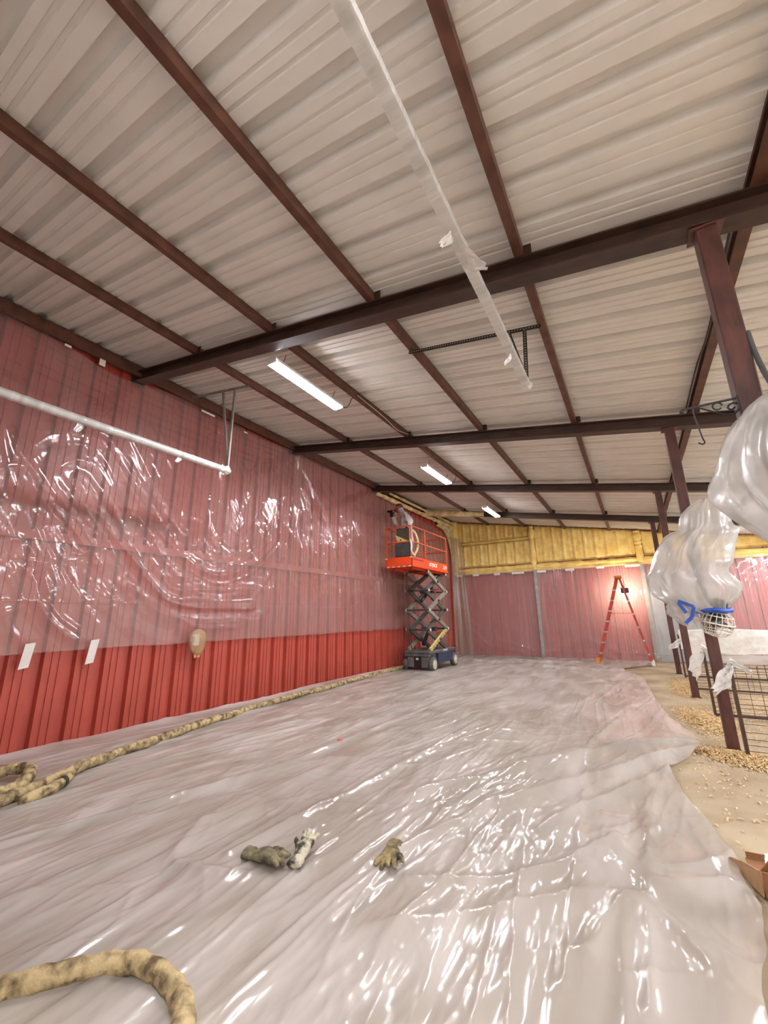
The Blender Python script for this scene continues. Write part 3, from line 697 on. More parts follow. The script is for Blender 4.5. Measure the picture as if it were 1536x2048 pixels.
# ------------------------------------------------------------------ scissor lift
LX, LY = -4.80, 10.42
lift = empty('scissor_lift', (LX, LY, 0), label='orange scissor lift raised beside the left wall carrying the worker', cat='scissor lift')
HW = .36
def lp(b, name, m, parent=lift, smooth=False): return b.build(name, m, parent, smooth)
ch = lp(MB().cbox((0, 0, .30), (.60, 1.62, .26), .02), 'chassis', chasm)
lp(MB().cbox((0, 0, .45), (.72, 1.66, .07), .015), 'top_tray', chasm)
lp(MB().cbox((.33, .12, .30), (.09, .98, .27), .012), 'side_tray', bluem)
lp(MB().cbox((-.33, .12, .30), (.09, .98, .27), .012), 'side_tray', bluem)
for s in (-1, 1): lp(MB().cbox((s*.19, -.83, .22), (.18, .03, .24), .01), 'front_plate', chasm)
lp(MB().cbox((0, -.825, .26), (.22, .02, .26), .01), 'front_recess', blackm)
lp(MB().cbox((0, -.83, .385), (.70, .04, .06), .01), 'front_bumper', chasm)
lp(MB().cbox((0, -.85, .30), (.07, .02, .05), .006), 'emblem_plate', hubm)
for s in (-1, 1):
    for y in (-.68, .70):
        w = empty('wheel', (s*.345, y, .172)); w.parent = lift; w['kind'] = 'part'; del w['kind']
        MB().lathe([(.10, -.055), (.155, -.055), (.168, -.04), (.168, .04), (.155, .055), (.10, .055)], (0, 0, 0), 'x', 28).build('tyre', tyrem, w, smooth=True)
        MB().lathe([(.112, -.058), (.12, .0), (.112, s*.06), (.05, s*.062), (.045, s*.075), (.02, s*.078)], (0, 0, 0), 'x', 20).build('hub', hubm, w)
for s in (-1, 1):
    st = lp(MB().bar((s*.18, .86, .48), (s*.18, .86, .86), .03, .03).bar((s*.18, .86, .48), (s*.18, .83, .30), .03, .03), 'rear_step_rail', orangem)
lp(MB().bar((-.18, .86, .86), (.18, .86, .86), .03, .03), 'rear_step_rail', orangem)
lettering('SKYJACK', .075, Matrix.Translation((.381, .1, .455)) @ Matrix.Rotation(math.pi/2, 4, 'Z') @ Matrix.Rotation(math.pi/2, 4, 'X') @ Matrix.Translation((0, 0, -.018)), whitem, lift)
# scissor stack: four levels of crossed arms
z0, z1 = .50, 2.46; nl = 4; dz = (z1-z0)/nl; ya, yb = -.72, .44
for k in range(nl):
    za, zb2 = z0+k*dz, z0+(k+1)*dz
    for s in (-1, 1):
        xo, xi = s*.30, s*.235
        up_out = (k % 2 == 0)
        a = ((xo, ya, za), (xo, yb, zb2)); b = ((xi, yb, za), (xi, ya, zb2))
        if not up_out: a, b = ((xo, yb, za), (xo, ya, zb2)), ((xi, ya, za), (xi, yb, zb2))
        hot = (k == 0 and s == 1)
        ar = lp(MB().bar(a[0], a[1], .05, .095), 'scissor_arm', yelm if hot else armm)
        if hot:
            A0, A1 = Vector(a[0]), Vector(a[1]); tdir = (A1-A0).normalized()
            for j in range(7):
                c = A0.lerp(A1, .16+.11*j)+Vector((.027, 0, 0)); un = Vector((1, 0, 0)).cross(tdir)
                pts = [c-tdir*.03-un*.03, c+tdir*.03-un*.03, c+un*.03]
                MB().add([tuple(p) for p in pts], [(0, 1, 2)]).build('warning_triangle', darkm, ar)
        lp(MB().bar(b[0], b[1], .05, .095), 'scissor_arm', armd)
        mid = Vector(((xo+xi)/2, (ya+yb)/2, (za+zb2)/2))
        lp(MB().tube([mid-Vector((s*.08, 0, 0)), mid+Vector((s*.09, 0, 0))], .03, 14), 'pivot_pin', darkm)
    for y in (ya, yb): lp(MB().tube([(-.33, y, zb2), (.33, y, zb2)], .022, 12), 'cross_tube', darkm)
    for y in (ya, yb):
        for s in (-1, 1): lp(MB().tube([(s*.325, y, zb2), (s*.345, y, zb2)], .035, 14), 'pivot_cap', hubm)
lp(MB().tube([(0, -.45, .62), (0, .1, 1.15)], .045, 14), 'hydraulic_ram', blackm); lp(MB().tube([(0, .1, 1.15), (0, .3, 1.36)], .025, 12), 'ram_rod', alum)
lp(MB().tube([(.0, -.5, 1.7), (0, .2, 2.1)], .04, 14), 'hydraulic_ram', blackm)
lp(MB().tube(smooth_pts([(-.2, -.7, .5), (-.28, -.78, 1.0), (-.3, -.7, 1.5), (-.27, -.8, 2.0), (-.25, -.75, 2.46)]), .014, 8), 'cable_loom', darkm)
for k in (1, 3): lp(MB().cbox((0, -.05, z0+k*dz), (.44, .16, .1), .01), 'arm_gusset', darkm)
lp(MB().tube([(.30, -.66, z0+3*dz), (.30, .40, z0+3*dz)], .009, 8), 'tie_rod', fibm)
# platform
PY0, PY1, PZ, PT = -1.68, .53, 2.48, 2.73
pf = lp(MB().box((0, (PY0+PY1)/2, PZ+.05), (.70, PY1-PY0-.02, .05)), 'deck', orangem)
lp(MB().cbox((0, PY0+.012, (PZ+PT)/2), (.74, .024, PT-PZ), .006), 'toe_board', orangem)
lp(MB().cbox((0, PY1-.012, (PZ+PT)/2), (.74, .024, PT-PZ), .006), 'toe_board', orangem)
for s in (-1, 1):
    tb = lp(MB().cbox((s*.358, (PY0+PY1)/2, (PZ+PT)/2), (.024, PY1-PY0, PT-PZ), .006), 'toe_board', orangem)
    lp(MB().cbox((s*.362, (PY0+PY1)/2, PZ+.035), (.03, PY1-PY0, .05), .006), 'deck_rail', orangem)
for i in range(5): lp(MB().box((-.30+.15*i, PY0-.003, PZ+.02), (.07, .006, .022)), 'reflective_dash', hubm)
for i in range(7): lp(MB().box((.371, PY0+.10+.085*i, PT-.06), (.004, .05, .03)), 'punched_slot', blackm)
for x, y in ((-.35, PY0-.004), (.35, PY0-.004)): lp(MB().cbox((x, y, PT-.02), (.06, .012, .03), .003), 'corner_reflector', hubm)
Rz = Matrix.Rotation(math.pi/2, 4, 'Z') @ Matrix.Rotation(math.pi/2, 4, 'X')
lettering('SKYJACK', .13, Matrix.Translation((.374, PY0+1.2, PT-.11)) @ Rz, whitem, lift)
lettering('3219', .13, Matrix.Translation((.374, PY1-.22, PT-.11)) @ Rz, whitem, lift, shear=0)
RT, RM = 3.49, 3.10
posts = [(-.345, PY0+.02), (.345, PY0+.02), (.345, PY0+.78), (-.345, PY0+.78), (.345, PY1-.02), (-.345, PY1-.02)]
for x, y in posts: lp(MB().bar((x, y, PT-.12), (x, y, RT), .036, .036), 'guard_post', railm)
for z in (RT, RM):
    for s in (-1, 1): lp(MB().tube([(s*.345, PY0+.02, z), (s*.345, PY1-.02, z)], .019, 10), 'guard_rail', railm)
    for y in (PY0+.02, PY1-.02): lp(MB().tube([(-.345, y, z), (.345, y, z)], .019, 10), 'guard_rail', railm)
lp(MB().cbox((.11, PY0+.10, 2.91), (.46, .14, .34), .012), 'control_box', darkm)
lp(MB().cbox((.10, PY0+.06, 3.29), (.36, .03, .33), .008), 'manual_case', mat('brown_case', (74, 62, 46), .6))
lp(MB().add([(-.11, PY0+.04, 3.30), (.25, PY0+.035, 3.12), (.2, PY0+.035, 3.10), (-.04, PY0+.04, 3.10), (-.11, PY0+.07, 3.30), (.25, PY0+.065, 3.12), (.2, PY0+.065, 3.10), (-.04, PY0+.07, 3.10)], [(0, 1, 2, 3), (7, 6, 5, 4), (0, 4, 5, 1), (1, 5, 6, 2), (2, 6, 7, 3), (3, 7, 4, 0)]), 'yellow_label', yelm)
lp(MB().tube([(.05, PY0+.08, 3.08), (.05, PY0+.08, 3.14), (.05, PY0+.02, 3.16)], .018, 10), 'joystick', blackm)
lp(MB().tube(smooth_pts([(.33, PY0+.0, 3.14), (.36, PY0+.0, 3.0), (.36, PY0-.01, 2.85), (.40, PY0+.1, 2.74)]), .022, 8), 'safety_strap', hubm)
# foot cable reel and tray brackets under the deck
for s in (-1, 1): lp(MB().bar((s*.25, PY0+.2, PZ), (s*.25, PY1, PZ), .05, .06), 'deck_channel', orangem)

# ------------------------------------------------------------------ worker on the lift
wk = empty('person', (-4.74, 9.15, 2.555), label='worker in white coverall and red respirator spraying foam from the lift', cat='person')
def rel(p): return tuple(Vector(p)-wk.location)
me = bpy.data.meshes.new('body')
J = [((-4.73, 9.15, 3.36), .19, .16), ((-4.76, 9.15, 3.58), .19, .16), ((-4.79, 9.14, 3.78), .22, .18), ((-4.83, 9.13, 3.90), .16, .13), ((-4.88, 9.12, 3.96), .062, .06), ((-4.92, 9.11, 4.03), .09, .085), ((-4.94, 9.11, 4.10), .085, .085)]
V = [j[0] for j in J]; R = [(j[1], j[2]) for j in J]; E = [(i, i+1) for i in range(6)]
def chain(root, pts):
    p = root
    for q, r in pts: V.append(q); R.append((r, r)); E.append((p, len(V)-1)); p = len(V)-1
chain(2, [((-4.72, 8.97, 3.84), .105), ((-4.60, 8.92, 3.72), .092), ((-4.52, 8.90, 3.62), .082), ((-4.57, 8.90, 3.53), .062), ((-4.62, 8.88, 3.47), .042)])
chain(2, [((-4.84, 9.31, 3.84), .10), ((-5.0, 9.27, 3.72), .085), ((-5.1, 9.2, 3.64), .078), ((-5.14, 9.15, 3.76), .06), ((-5.16, 9.1, 3.88), .042)])
for dy in (-.1, .1):
    chain(0, [((-4.72, 9.15+dy, 3.2), .105), ((-4.74, 9.15+dy*1.15, 2.98), .078), ((-4.70, 9.15+dy*1.2, 2.78), .066), ((-4.70, 9.15+dy*1.2, 2.64), .056), ((-4.74, 9.15+dy*1.25, 2.595), .05), ((-4.84, 9.15+dy*1.3, 2.59), .04)])
me.from_pydata([rel(v) for v in V], E, []); body = link('body', me, suitm, wk)
md = body.modifiers.new('skin', 'SKIN'); md.use_smooth_shade = True; md.branch_smoothing = .6
for i, r in enumerate(R): me.skin_vertices[0].data[i].radius = r
me.skin_vertices[0].data[0].use_root = True
body.modifiers.new('sub', 'SUBSURF').levels = 2; body.modifiers['sub'].render_levels = 2
tx = bpy.data.textures.new('coverall_folds', 'CLOUDS'); tx.noise_scale = .11; dm = body.modifiers.new('folds', 'DISPLACE'); dm.texture = tx; dm.strength = .05; dm.mid_level = .5
# face looking left past the hood edge
hb = MB()
for (cx, cy, cz, rx, ry, rz_) in ((-4.965, 9.09, 4.065, .07, .068, .088),):
    vs = []; fs = []; n, mrows = 16, 10
    for i in range(mrows+1):
        th = math.pi*i/mrows
        for k in range(n):
            a = 2*math.pi*k/n; nose = .022*math.exp(-((a-math.pi)/.28)**2-((th-1.75)/.22)**2)
            vs.append(rel((cx+(rx+nose)*math.sin(th)*math.cos(a), cy+ry*math.sin(th)*math.sin(a), cz+rz_*math.cos(th))))
    for i in range(mrows):
        for k in range(n): fs.append((i*n+k, i*n+(k+1) % n, (i+1)*n+(k+1) % n, (i+1)*n+k))
    hb.add(vs, fs)
hb.build('face', skinm, wk, smooth=True)
for dy in (-.032, .032): MB().lathe([(.003, -.006), (.011, 0), (.003, .006)], rel((-5.028, 9.09+dy, 4.085)), 'x', 10).build('eye', blackm, wk, smooth=True)
rs = empty('respirator', rel((-5.02, 9.09, 4.03))); rs.parent = wk
MB().lathe([(.052, .03), (.062, .0), (.05, -.03), (.028, -.055), (.01, -.06)], (0, 0, 0), 'x', 16).build('face_piece', respm, rs, smooth=True)
for dy in (-.06, .06): MB().lathe([(.01, -.025), (.036, -.02), (.038, .01), (.02, .02)], (-.015, dy, -.02), 'y', 14).build('filter_canister', respm, rs)
MB().tube([(.03, -.065, 0), (.09, -.09, .03), (.17, -.05, .05), (.19, .03, .05), (.1, .1, .03), (.03, .065, 0)], .008, 6).build('head_strap', blackm, rs)
MB().lathe([(.09, -.012), (.096, 0), (.086, .03), (.06, .06), (.01, .075)], rel((-4.945, 9.10, 4.125)), 'z', 20).build('red_cap', respm, wk, smooth=True)
def hand(parent, wrist, dirn, upn, m, nm='glove'):
    d = Vector(dirn).normalized(); u = Vector(upn); s = d.cross(u).normalized(); u = s.cross(d)
    w = Vector(wrist); mb = MB(); P = lambda a, b, c: w+d*a+s*b+u*c
    mb.tube([P(-.04, 0, 0), P(0, 0, 0), P(.045, 0, 0), P(.09, 0, .004)], [.036, .038, .043, .04], 10)
    for i, (b, L) in enumerate(((-.033, .07), (-.011, .082), (.011, .078), (.033, .06))):
        mb.tube([P(.08, b, .0), P(.08+L*.45, b, .004), P(.08+L*.75, b, -.018), P(.08+L*.72, b, -.042), P(.08+L*.45, b, -.05)], [.013, .012, .0115, .011, .009], 8)
    mb.tube([P(.02, -.036, -.004), P(.045, -.058, -.018), P(.075, -.055, -.038), P(.092, -.04, -.045)], [.014, .0135, .012, .01], 8)
    return mb.build(nm, m, parent, smooth=True)
hand(wk, rel((-5.165, 9.09, 3.90)), (-.25, -.1, 1), (-1, 0, -.2), blackm)
hand(wk, rel((-4.63, 8.875, 3.46)), (-.5, -.1, -1), (-1, 0, .3), blackm)
for dy in (-.13, .13):
    MB().cbox(rel((-4.79, 9.15+dy, 2.60)), (.27, .1, .085), .025).build('boot', blackm, wk)
# spray gun in the raised hand
g = empty('spray_gun', (-5.20, 9.09, 3.99), label='black foam spray gun held up against the wall by the worker', cat='spray gun')
MB().cbox((0, 0, -.05), (.045, .035, .13), .008).build('grip', blackm, g)
MB().tube([(.05, 0, .03), (-.06, 0, .035), (-.11, 0, .04)], [.03, .03, .018], 12).build('barrel', blackm, g)
MB().tube([(-.11, 0, .04), (-.15, 0, .042)], .01, 10).build('nozzle', alum, g)
MB().tube(smooth_pts([(.05, 0, .03), (.12, .05, .0), (.1, .1, -.2), (.2, .1, -.38), (.35, .05, -.5)]), .018, 10).build('supply_line', foamc, g)
MB().cbox((-.02, -.025, .07), (.05, .03, .03), .006).build('valve_block', alum, g)

# ------------------------------------------------------------------ step ladder with work lamp
ld = empty('step_ladder', (-.44, 13.2, 0), label='tall red fibreglass step ladder standing open by the back wall', cat='ladder')
topz_ = 2.28; apx = .14
fr = [(-.62, -.17), (-.58, .2)]          # front legs (x, y) at the floor, rear legs on the right
def lad_pt(x0, y0, t, ytop): return Vector((x0+(apx-.03*(1 if x0 < 0 else -1)-x0)*t, y0+(ytop-y0)*t, .02+(topz_-.02)*t))
for y0, yt in ((-.20, -.11), (.24, .13)):
    MB().bar(lad_pt(-.62, y0, 0, yt), lad_pt(-.62, y0, 1, yt), .03, .075, (1, 0, 0)).build('front_rail', fibm, ld)
    MB().cbox(lad_pt(-.62, y0, 0, yt)+Vector((0, 0, .07)), (.10, .05, .18), .01, Matrix.Rotation(.3, 3, 'Y')).build('foot', ofoot, ld)
    MB().bar(lad_pt(.64, y0, 0, yt), lad_pt(.64, y0, 1, yt), .028, .05, (1, 0, 0)).build('rear_rail', fibm, ld)
    MB().cbox(lad_pt(.64, y0, 0, yt)+Vector((0, 0, .05)), (.08, .045, .12), .01).build('foot', whitem, ld)
    a, b = lad_pt(-.62, y0, .58, yt), lad_pt(.64, y0, .58, yt); MB().bar(a, b, .02, .012).build('spreader', darkm, ld)
for k in range(7):
    t = .12+.122*k; a, b = lad_pt(-.62, -.20, t, -.11), lad_pt(-.62, .24, t, .13)
    MB().bar(a+Vector((.0, 0, 0)), b, .085, .028).build('step', alum, ld)
    MB().cbox(a+Vector((.005, -.02, 0)), (.07, .012, .04), .004).build('step_bracket', alum, ld)
for k in range(5):
    t = .12+.15*k; a, b = lad_pt(.64, -.20, t, -.11), lad_pt(.64, .24, t, .13)
    MB().bar(a, b, .03, .02).build('rear_brace', alum, ld); MB().cbox(a+Vector((0, -.018, 0)), (.045, .012, .045), .004).build('brace_bracket', alum, ld)
MB().cbox((apx, .01, topz_+.02), (.19, .36, .065), .012).build('top_cap', ofoot, ld)
wl_ = empty('work_lamp', (-.19, 13.38, 1.94), label='small bright work lamp hanging under the ladder top, lighting the film', cat='lamp')
MB().cbox((0, 0, 0), (.2, .08, .15), .012).build('housing', darkm, wl_)
MB().cbox((0, .045, 0), (.17, .012, .12), .004).build('lens', workm, wl_)
MB().tube([(0, -.02, .07), (.01, -.06, .2), (.0, -.12, .34)], .008, 8).build('hook', darkm, wl_)
for i, (x, z, w) in enumerate(((-5.25, 2.70, .22), (-4.65, 2.69, .22), (-3.9, 2.68, .2), (-3.2, 2.68, .4), (-2.45, 2.68, .28), (-1.6, 2.68, .26), (-.75, 2.69, .22), (.1, 2.68, .4), (2.1, 2.66, .2))):
    o = MB().box((x, YB-.225, z), (w, .004, .07)).build('tape_strip', tapem); tag(o, 'white tape strip under the yellow foam, %s from the left corner' % ('first', 'second', 'third', 'fourth', 'fifth', 'sixth', 'seventh', 'eighth', 'ninth')[i], 'tape', 'tape strips along the foam edge')

# ------------------------------------------------------------------ tape, fixture on the left wall
for y, z0_, z1_, lb in ((1.905, .86, 1.12, 'white tape strip on the red wall, the one nearest the left edge'), (2.51, .85, 1.125, 'white tape strip on the red wall, second from the left edge')):
    mb = MB(); xx_ = WX+.075
    mb.add([(xx_, y-.045, z0_), (xx_, y+.04, z0_+.015), (xx_+.045, y+.05, z1_), (xx_+.045, y-.035, z1_-.01), (xx_+.004, y-.045, z0_), (xx_+.004, y+.04, z0_+.015), (xx_+.05, y+.05, z1_), (xx_+.05, y-.035, z1_-.01)],
           [(0, 1, 2, 3), (7, 6, 5, 4), (0, 4, 5, 1), (1, 5, 6, 2), (2, 6, 7, 3), (3, 7, 4, 0)])
    tag(mb.build('tape_strip', tapem), lb, 'tape', 'tape strips on the left wall')
for y, z, lb in ((1.72, 4.53, 'folded tan tape tab at the top left of the wall film'), (2.1, 4.52, 'pale tape tab on the wall film beside the first beam'), (3.65, 4.50, 'long pale tape strip at the wall film top past the first beam'), (4.4, 4.47, 'small pale tape dab at the wall film top near the track hanger')):
    o = MB().cbox((WX+.125, y, z), (.008, .07 if y != 3.65 else .24, .09 if y == 2.1 else .03), .002).build('tape_tab', tapem); tag(o, lb, 'tape', 'tape tabs along the top of the wall film')
wfx = empty('wall_outlet', (WX+.13, 3.8, 1.03), label='white wall outlet wrapped in tan masking paper on the red wall', cat='outlet')
MB().cbox((.0, 0, .01), (.08, .1, .16), .015).build('outlet_box', whitem, wfx)
mb = MB(); n = 18
for i in range(13):
    t = i/12; zz_ = .17-.36*t; rr = .135*math.sqrt(max(0.02, 1-((t-.36)/.64)**2)) if t > .36 else .135*math.sqrt(max(.02, 1-((t-.36)/.37)**2))
    for k in range(n):
        a = 2*math.pi*k/n; q = 1+.07*math.sin(k*3.3+i*1.1)
        mb.v.append((.055+rr*.42*math.cos(a)*q, rr*math.sin(a)*q+.02*t, zz_))
for i in range(12):
    for k in range(n): mb.f.append((i*n+k, i*n+(k+1) % n, (i+1)*n+(k+1) % n, (i+1)*n+k))
mb.build('paper_wrap', film('tan_paper_film', .36, .1, (224, 190, 140), .3, .4, 30), wfx, smooth=True)
MB().cbox((.05, .015, -.14), (.03, .11, .07), .008).cbox((.05, -.02, -.19), (.025, .035, .06), .006, Matrix.Rotation(.3, 3, 'X')).cbox((.05, .04, -.185), (.025, .04, .07), .006, Matrix.Rotation(-.35, 3, 'X')).build('masking_tail', mat('tan_masking', (206, 150, 92), .7), wfx)

# ------------------------------------------------------------------ bagged fans on the posts
def bag(name, rings, parent, seed, m=bagfilm, n=72, rows=70, pleat=.10):
    # rings: (z, cx, cy, rx, ry) from top to bottom
    rings = np.array(rings); t = np.linspace(0, len(rings)-1, rows)
    S = smooth_pts([(r[1], r[2], r[0]) for r in rings], 12); S2 = smooth_pts([(r[3], r[4], 0) for r in rings], 12)
    q = np.linspace(0, len(S)-1, rows).astype(int); P = np.zeros((rows, n+1, 3))
    for i, k in enumerate(q):
        for j in range(n+1):
            a = 2*math.pi*(j % n)/n; v_ = i/rows
            ca, sa = math.cos(a), math.sin(a)
            g = 1+pleat*.9*(abs(math.sin(a*13+seed+3*math.sin(4*v_)+1.5*math.sin(a*2)))-.5)+pleat*math.sin(a*9+seed+2.0*math.sin(v_*3))+pleat*.7*math.sin(a*17+seed*2+3*v_)+.22*(float(vn(np.array(ca*1.6+5), np.array(sa*1.6+v_*6), seed))-.5)+.10*(float(vn(np.array(ca*5+5), np.array(sa*5+v_*9), seed+3))-.5)
            P[i, j] = (S[k].x+S2[k].x*ca*g, S[k].y+S2[k].y*sa*g, S[k].z+.02*math.sin(a*5+seed))
    return link(name, grid_mesh(name, P), m, parent)
def fan(loc, label, rings, seed, tilt, head, hr=.27, ribs=26):
    e = empty('bagged_fan', loc, label=label, cat='fan', group='wrapped fans on the posts')
    bag('plastic_bag', rings, e, seed)
    # cage head
    hd = Vector(head); Rm = Matrix.Rotation(tilt, 3, 'X') @ Matrix.Rotation(.25, 3, 'Y')
    c = empty('fan_head', tuple(hd)); c.parent = e; c.rotation_euler = (tilt, .25, 0)
    cg = MB(); prof = [(hr*.18, -.13), (hr*.6, -.115), (hr*.88, -.07), (hr, 0), (hr*.88, .07), (hr*.6, .105), (hr*.3, .115)]
    for k in range(ribs):
        a = 2*math.pi*k/ribs; cg.tube([(r*math.cos(a), r*math.sin(a), z) for r, z in prof], .0035, 5)
    for r, z in prof: cg.tube([(r*math.cos(2*math.pi*k/40), r*math.sin(2*math.pi*k/40), z) for k in range(40)], .0045 if r < hr else .008, 6, closed=True)
    cg.build('cage', cagem, c)
    MB().lathe([(.05, -.03), (.06, 0), (.05, .04), (.07, .08), (.075, .2), (.05, .24)], (0, 0, 0), 'z', 18).build('motor', darkm, c)
    bl_ = MB()
    for k in range(3):
        R_ = Matrix.Rotation(2*math.pi*k/3, 3, 'Z')
        pts = [Vector(p) for p in ((.05, -.02, -.02), (.12, -.07, -.035), (hr*.82, -.09, -.03), (hr*.88, .02, .0), (hr*.7, .07, .02), (.06, .02, .02))]
        vs = [R_ @ p for p in pts]+[R_ @ (p+Vector((0, 0, .005))) for p in pts]; n = 6
        bl_.add(vs, [tuple(range(n-1, -1, -1)), tuple(range(n, 2*n))]+[(i, (i+1) % n, n+(i+1) % n, n+i) for i in range(n)])
    bl_.build('blades', alum, c)
    return e
f1 = fan((.62, 5.31, 1.75), 'fan bagged in white plastic with blue tape, its cage showing below', [(.74, .17, .02, .03, .03), (.70, .165, 0, .09, .07), (.59, .13, 0, .18, .12), (.44, .107, 0, .197, .14), (.36, .05, -.02, .28, .16), (.22, -.033, -.03, .30, .18), (.06, -.075, -.03, .306, .18), (-.04, -.12, -.03, .30, .18), (-.17, -.073, -.02, .33, .17), (-.28, -.055, -.01, .285, .15), (-.36, -.01, 0, .185, .13), (-.41, .045, 0, .135, .12)], 3, .1, (.055, 0, -.52), .14, 18)
MB().tube([(.05+.135*math.cos(2*math.pi*k/28), .12*math.sin(2*math.pi*k/28), -.40+.006*math.sin(k)) for k in range(28)], .024, 8, closed=True).build('blue_tape_band', bluet, f1)
for a, b in (((-.24, -.15, -.30), (-.12, -.155, -.36)), ((-.12, -.155, -.36), (-.15, -.15, -.46)), ((-.15, -.15, -.46), (-.21, -.145, -.52)), ((-.24, -.15, -.32), (-.19, -.155, -.42))):
    MB().bar(a, b, .004, .032, (0, 0, 1) if abs(a[2]-b[2]) < .07 else (1, 0, 0)).build('blue_tape_strip', bluet, f1)
bag('lower_bag', [(-.24, -.22, -.02, .06, .06), (-.36, -.22, -.03, .11, .09), (-.46, -.19, -.03, .10, .08), (-.54, -.15, -.02, .05, .05)], f1, 8, rows=30, n=48)
MB().bar((-.05, .12, .2), (.02, .0, -.3), .03, .03).build('mounting_arm', darkm, f1)
f2 = fan((.70, 2.40, 1.85), 'nearest fan bagged in clear plastic hanging from the closest post', [(.48, .1, .05, .05, .06), (.44, .04, .03, .13, .1), (.33, .0, .0, .19, .13), (.15, .0, 0, .27, .16), (.02, .03, 0, .31, .17), (-.12, .08, 0, .28, .17), (-.28, .14, 0, .22, .16), (-.45, .2, 0, .14, .12), (-.55, .22, 0, .06, .06)], 14, .1, (.2, 0, -.3), .15, 18)
MB().tube([(-.09, -.12, .24), (-.02, -.13, -.02), (.08, -.12, -.28)], .012, 8).build('power_cord', blackm, f2)
MB().bar((.0, .1, .4), (.15, .0, -.1), .06, .05).build('mounting_arm', darkm, f2)
MB().tube([(.0, -.02, .42), (.06, -.04, .5), (.15, -.02, .6)], .045, 12).build('bag_neck', wrapfilm, f2, smooth=True)
# scroll bracket on the nearest post
sb = empty('plant_bracket', (PX-.05, 2.54, 2.36), label='black wrought iron scroll bracket fixed to the nearest post', cat='bracket')
MB().bar((0, 0, .035), (-.22, 0, .033), .012, .008).build('arm_bar', blackm, sb)
MB().box((-.002, 0, -.02), (.006, .03, .13)).build('wall_plate', blackm, sb)
MB().tube(smooth_pts([(-.20, 0, .03), (-.16, 0, .022), (-.11, 0, -.01), (-.06, 0, -.04), (-.025, 0, -.045), (-.004, 0, -.02), (-.01, 0, .008), (-.035, 0, .008), (-.045, 0, -.01), (-.03, 0, -.022), (-.018, 0, -.01)], 8), .0045, 8).build('scroll', blackm, sb)
MB().tube([(-.085+.019*math.cos(a), 0, .012+.019*math.sin(a)) for a in [i*2*math.pi/24 for i in range(22)]], .004, 8).build('scroll_ring', blackm, sb)
MB().tube(smooth_pts([(-.215, 0, .033), (-.235, 0, .03), (-.24, 0, .02), (-.228, 0, .014)]), .005, 8).build('tip_curl', blackm, sb)
hk = MB().tube(smooth_pts([(PX-.05-.185, 2.54, 2.388), (PX-.05-.186, 2.54, 2.345), (PX-.05-.178, 2.54, 2.27), (PX-.05-.172, 2.54, 2.215), (PX-.05-.167, 2.54, 2.19), (PX-.05-.178, 2.54, 2.182), (PX-.05-.192, 2.54, 2.194)]), .0035, 8).build('wire_hook', blackm)
tag(hk, 'thin black wire hook dangling from the scroll bracket', 'hook')
# conduit beside the nearest post
o = MB().tube(smooth_pts([(PX+.055, 2.55, 2.75), (PX+.06, 2.53, 2.58), (PX+.08, 2.5, 2.4), (PX+.12, 2.46, 2.24)]), .012, 8).build('flexible_conduit', darkm); tag(o, 'dark ribbed flexible conduit hanging behind the nearest post', 'conduit')

# ------------------------------------------------------------------ pen panels
def flap(name, rows, m, parent=None, thick=0):
    # rows: list of ((x,y,z),(x,y,z)) edge pairs
    nu = 9; P = np.zeros((len(rows)*5-4, nu, 3)); A = smooth_pts([r[0] for r in rows], 5); B = smooth_pts([r[1] for r in rows], 5)
    A = A[:P.shape[0]]; B = B[:P.shape[0]]
    for i in range(P.shape[0]):
        for j in range(nu):
            p = A[i].lerp(B[i], j/(nu-1)); P[i, j] = (p.x+.012*math.sin(j*1.9+i*.6), p.y+.02*math.sin(j*2.3+i*.8), p.z+.008*math.cos(j*1.7+i))
    return link(name, grid_mesh(name, P), m, parent)
pn = ['dark wire pen panel nearest, its end bar beside the front post', 'dark wire pen panel, second one back', 'dark wire pen panel, third one back', 'dark wire pen panel farthest back']
for i, (y, hgt) in enumerate(((5.36, .83), (7.24, .80), (9.42, .84), (11.15, .87))):
    e = empty('pen_fence', (.71, y, 0), label=pn[i], cat='fence panel', group='wire pen panels')
    L = 2.6
    MB().bar((0, 0, 0), (0, 0, hgt), .03, .03).build('end_bar', wirem, e)
    MB().bar((L, 0, 0), (L, 0, hgt), .03, .03).build('end_bar', wirem, e)
    MB().bar((0, 0, .035), (L, .02, .035), .028, .028).build('bottom_rail', wirem, e)
    MB().tube([(0, 0, hgt-.02), (L, .02, hgt-.02)], .004, 6).build('top_wire', wirem, e)
    hz_ = [.08, .13, .18, .24, .31, .39, .48, .58, .69]
    for z in hz_: MB().tube([(0, 0, z), (L, .02, z)], .0028, 5).build('wire', wirem, e)
    for k in range(1, 13): MB().tube([(k*.2, 0, .03), (k*.2, 0, hgt)], .0028, 5).build('wire', wirem, e)
